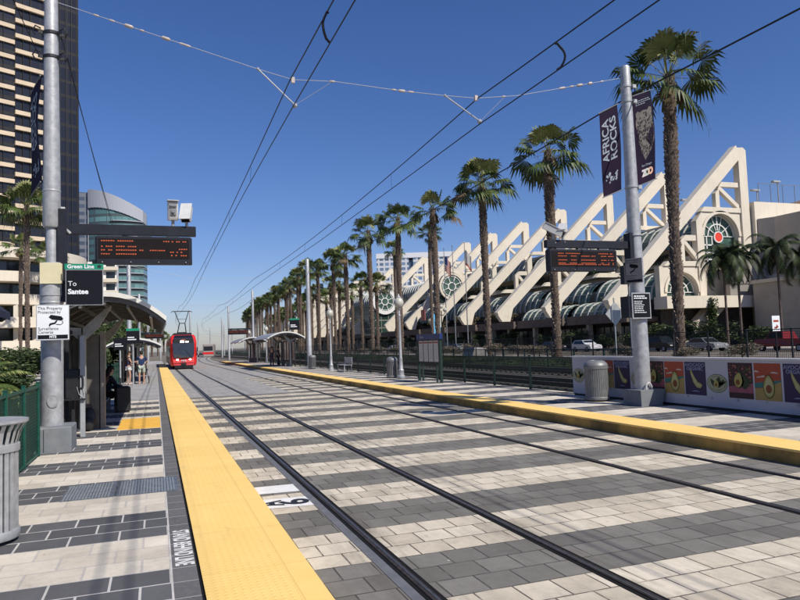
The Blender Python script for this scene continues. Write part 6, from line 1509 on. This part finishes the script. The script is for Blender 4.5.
mb = MB(); MB().box(-1.35, -.25, -.02, .02, 3.0, 6.2).build('banner', mat('sky_banner', (.12, .38, .60), .7, var=.3, scale=.8), lt)
for a in range(4):
    A = a*PI/2+.4; MB().path([(0, 0, 6.0), (.5*math.cos(A), .5*math.sin(A), 5.9), (.8*math.cos(A), .8*math.sin(A), 6.4)], .05, 6).build('arm', M['darkmetal'], lt); MB().ball((.8*math.cos(A), .8*math.sin(A), 6.75), .3, 10).build('globe', M['globe'], lt)
MB().ball((0, 0, 7.3), .34, 10).build('globe', M['globe'], lt)
s_ = thing('diamond_sign', 'grey back of a diamond road sign left of the right pole', 'road sign', (28.6, 37.5, 0))
MB().tube((0, 0, 0), (0, 0, 4.4), .045, 8).build('post', M['galv'], s_); MB().extr([(0, -.06, 2.55), (.75, -.06, 3.35), (0, -.06, 4.15), (-.75, -.06, 3.35)], (0, .02, 0)).build('plate', M['galv'], s_)
s_ = thing('sign_post', 'tall slim post with a small pale blue sign behind the right pole', 'road sign', (28.9, 36.3, 0))
MB().tube((0, 0, 0), (0, 0, 5.8), .06, 8).build('post', M['galvdark'], s_); MB().box(.1, .75, -.03, 0, 3.9, 4.9).build('plate', mat('pale_blue_sign', (.35, .52, .60), .5, var=.05), s_); MB().box(-.45, .05, -.2, .2, 5.2, 6.4).box(-.25, .3, -.25, .1, 6.0, 6.6).build('signal_head', M['darkmetal'], s_)
s_ = thing('parking_sign', 'small white parking sign with a red mark above the hoarding at the right', 'road sign', (34.4, 30.2, 0))
MB().tube((0, .05, 0), (0, .05, 2.75), .04, 8).build('post', M['darkmetal'], s_); MB().box(-.30, .30, -.01, .01, 1.85, 2.75).build('plate', M['whitesign'], s_)
MB().box(-.2, .2, -.016, -.012, 2.38, 2.5).box(-.16, .05, -.016, -.012, 2.0, 2.1).add([(-.05, -.016, 2.0), (.2, -.016, 2.08), (.02, -.016, 2.25)], [(0, 1, 2)]).build('marking', PC['red'], s_)
# low white wall pieces by the lawn (glimpsed through the fence)
ut = thing('utility_cabinet', 'pale sloping utility box on the lawn seen through the fence left of the litter bin', 'cabinet', (34.0, 68.5, .04), 0)
MB().extr([(-1.0, 0, 0), (1.0, 0, 0), (.8, 0, 1.0), (-.6, 0, 1.1)], (0, 2.6, 0)).build('housing', M['conc'], ut)

# ------------------------------------------------------------------ world, sun, camera
EL = math.radians(45.6); AZ = math.atan2(.455, -.87)     # azimuth measured from +Y toward +X
w = D.worlds.new('World'); scene.world = w; w.use_nodes = True
nt = NT(w.node_tree); bgd = w.node_tree.nodes['Background']
sky = nt.n('ShaderNodeTexSky', sky_type='NISHITA'); sky.sun_disc = False; sky.sun_elevation = EL; sky.sun_rotation = AZ
sky.air_density = 1.0; sky.dust_density = .5; sky.ozone_density = 1.6; sky.altitude = 50
hsv = nt.n('ShaderNodeHueSaturation'); hsv.inputs['Saturation'].default_value = 1.22; nt.l(sky.outputs[0], hsv.inputs['Color'])
tint = nt.mix(1.0, hsv.outputs[0], (.82, .845, 1.15), 'MULTIPLY')
nt.l(tint, bgd.inputs[0]); bgd.inputs[1].default_value = .094
sun = D.lights.new('sun', 'SUN'); sun.energy = 5.0; sun.angle = math.radians(.53); sun.color = (1, .94, .84)
so = D.objects.new('sun', sun); COL.objects.link(so)
so.rotation_euler = Vector((.455*1, -.87, 1.0)).to_track_quat('Z', 'Y').to_euler(); so.location = (0, 0, 60)
pitch, yaw, roll = (math.radians(a) for a in (3.5928, 19.8624, -1.9972))
cy, sy = math.cos(yaw), math.sin(yaw)
F = Vector((sy*math.cos(pitch), cy*math.cos(pitch), math.sin(pitch))); R_ = Vector((cy, -sy, 0)); U_ = R_.cross(F)
R_, U_ = R_*math.cos(roll)+U_*math.sin(roll), -R_*math.sin(roll)+U_*math.cos(roll)
cam = D.cameras.new('camera'); co = D.objects.new('camera', cam); COL.objects.link(co); scene.camera = co
co.matrix_world = Matrix(((R_.x, U_.x, -F.x, 0), (R_.y, U_.y, -F.y, 0), (R_.z, U_.z, -F.z, 1.9334), (0, 0, 0, 1)))
cam.sensor_width = 36; cam.lens = 36*679.4/800; cam.clip_end = 3000; cam.clip_start = .05
scene.view_settings.view_transform = 'Standard'; scene.view_settings.look = 'None'; scene.view_settings.exposure = 0; scene.view_settings.gamma = 1
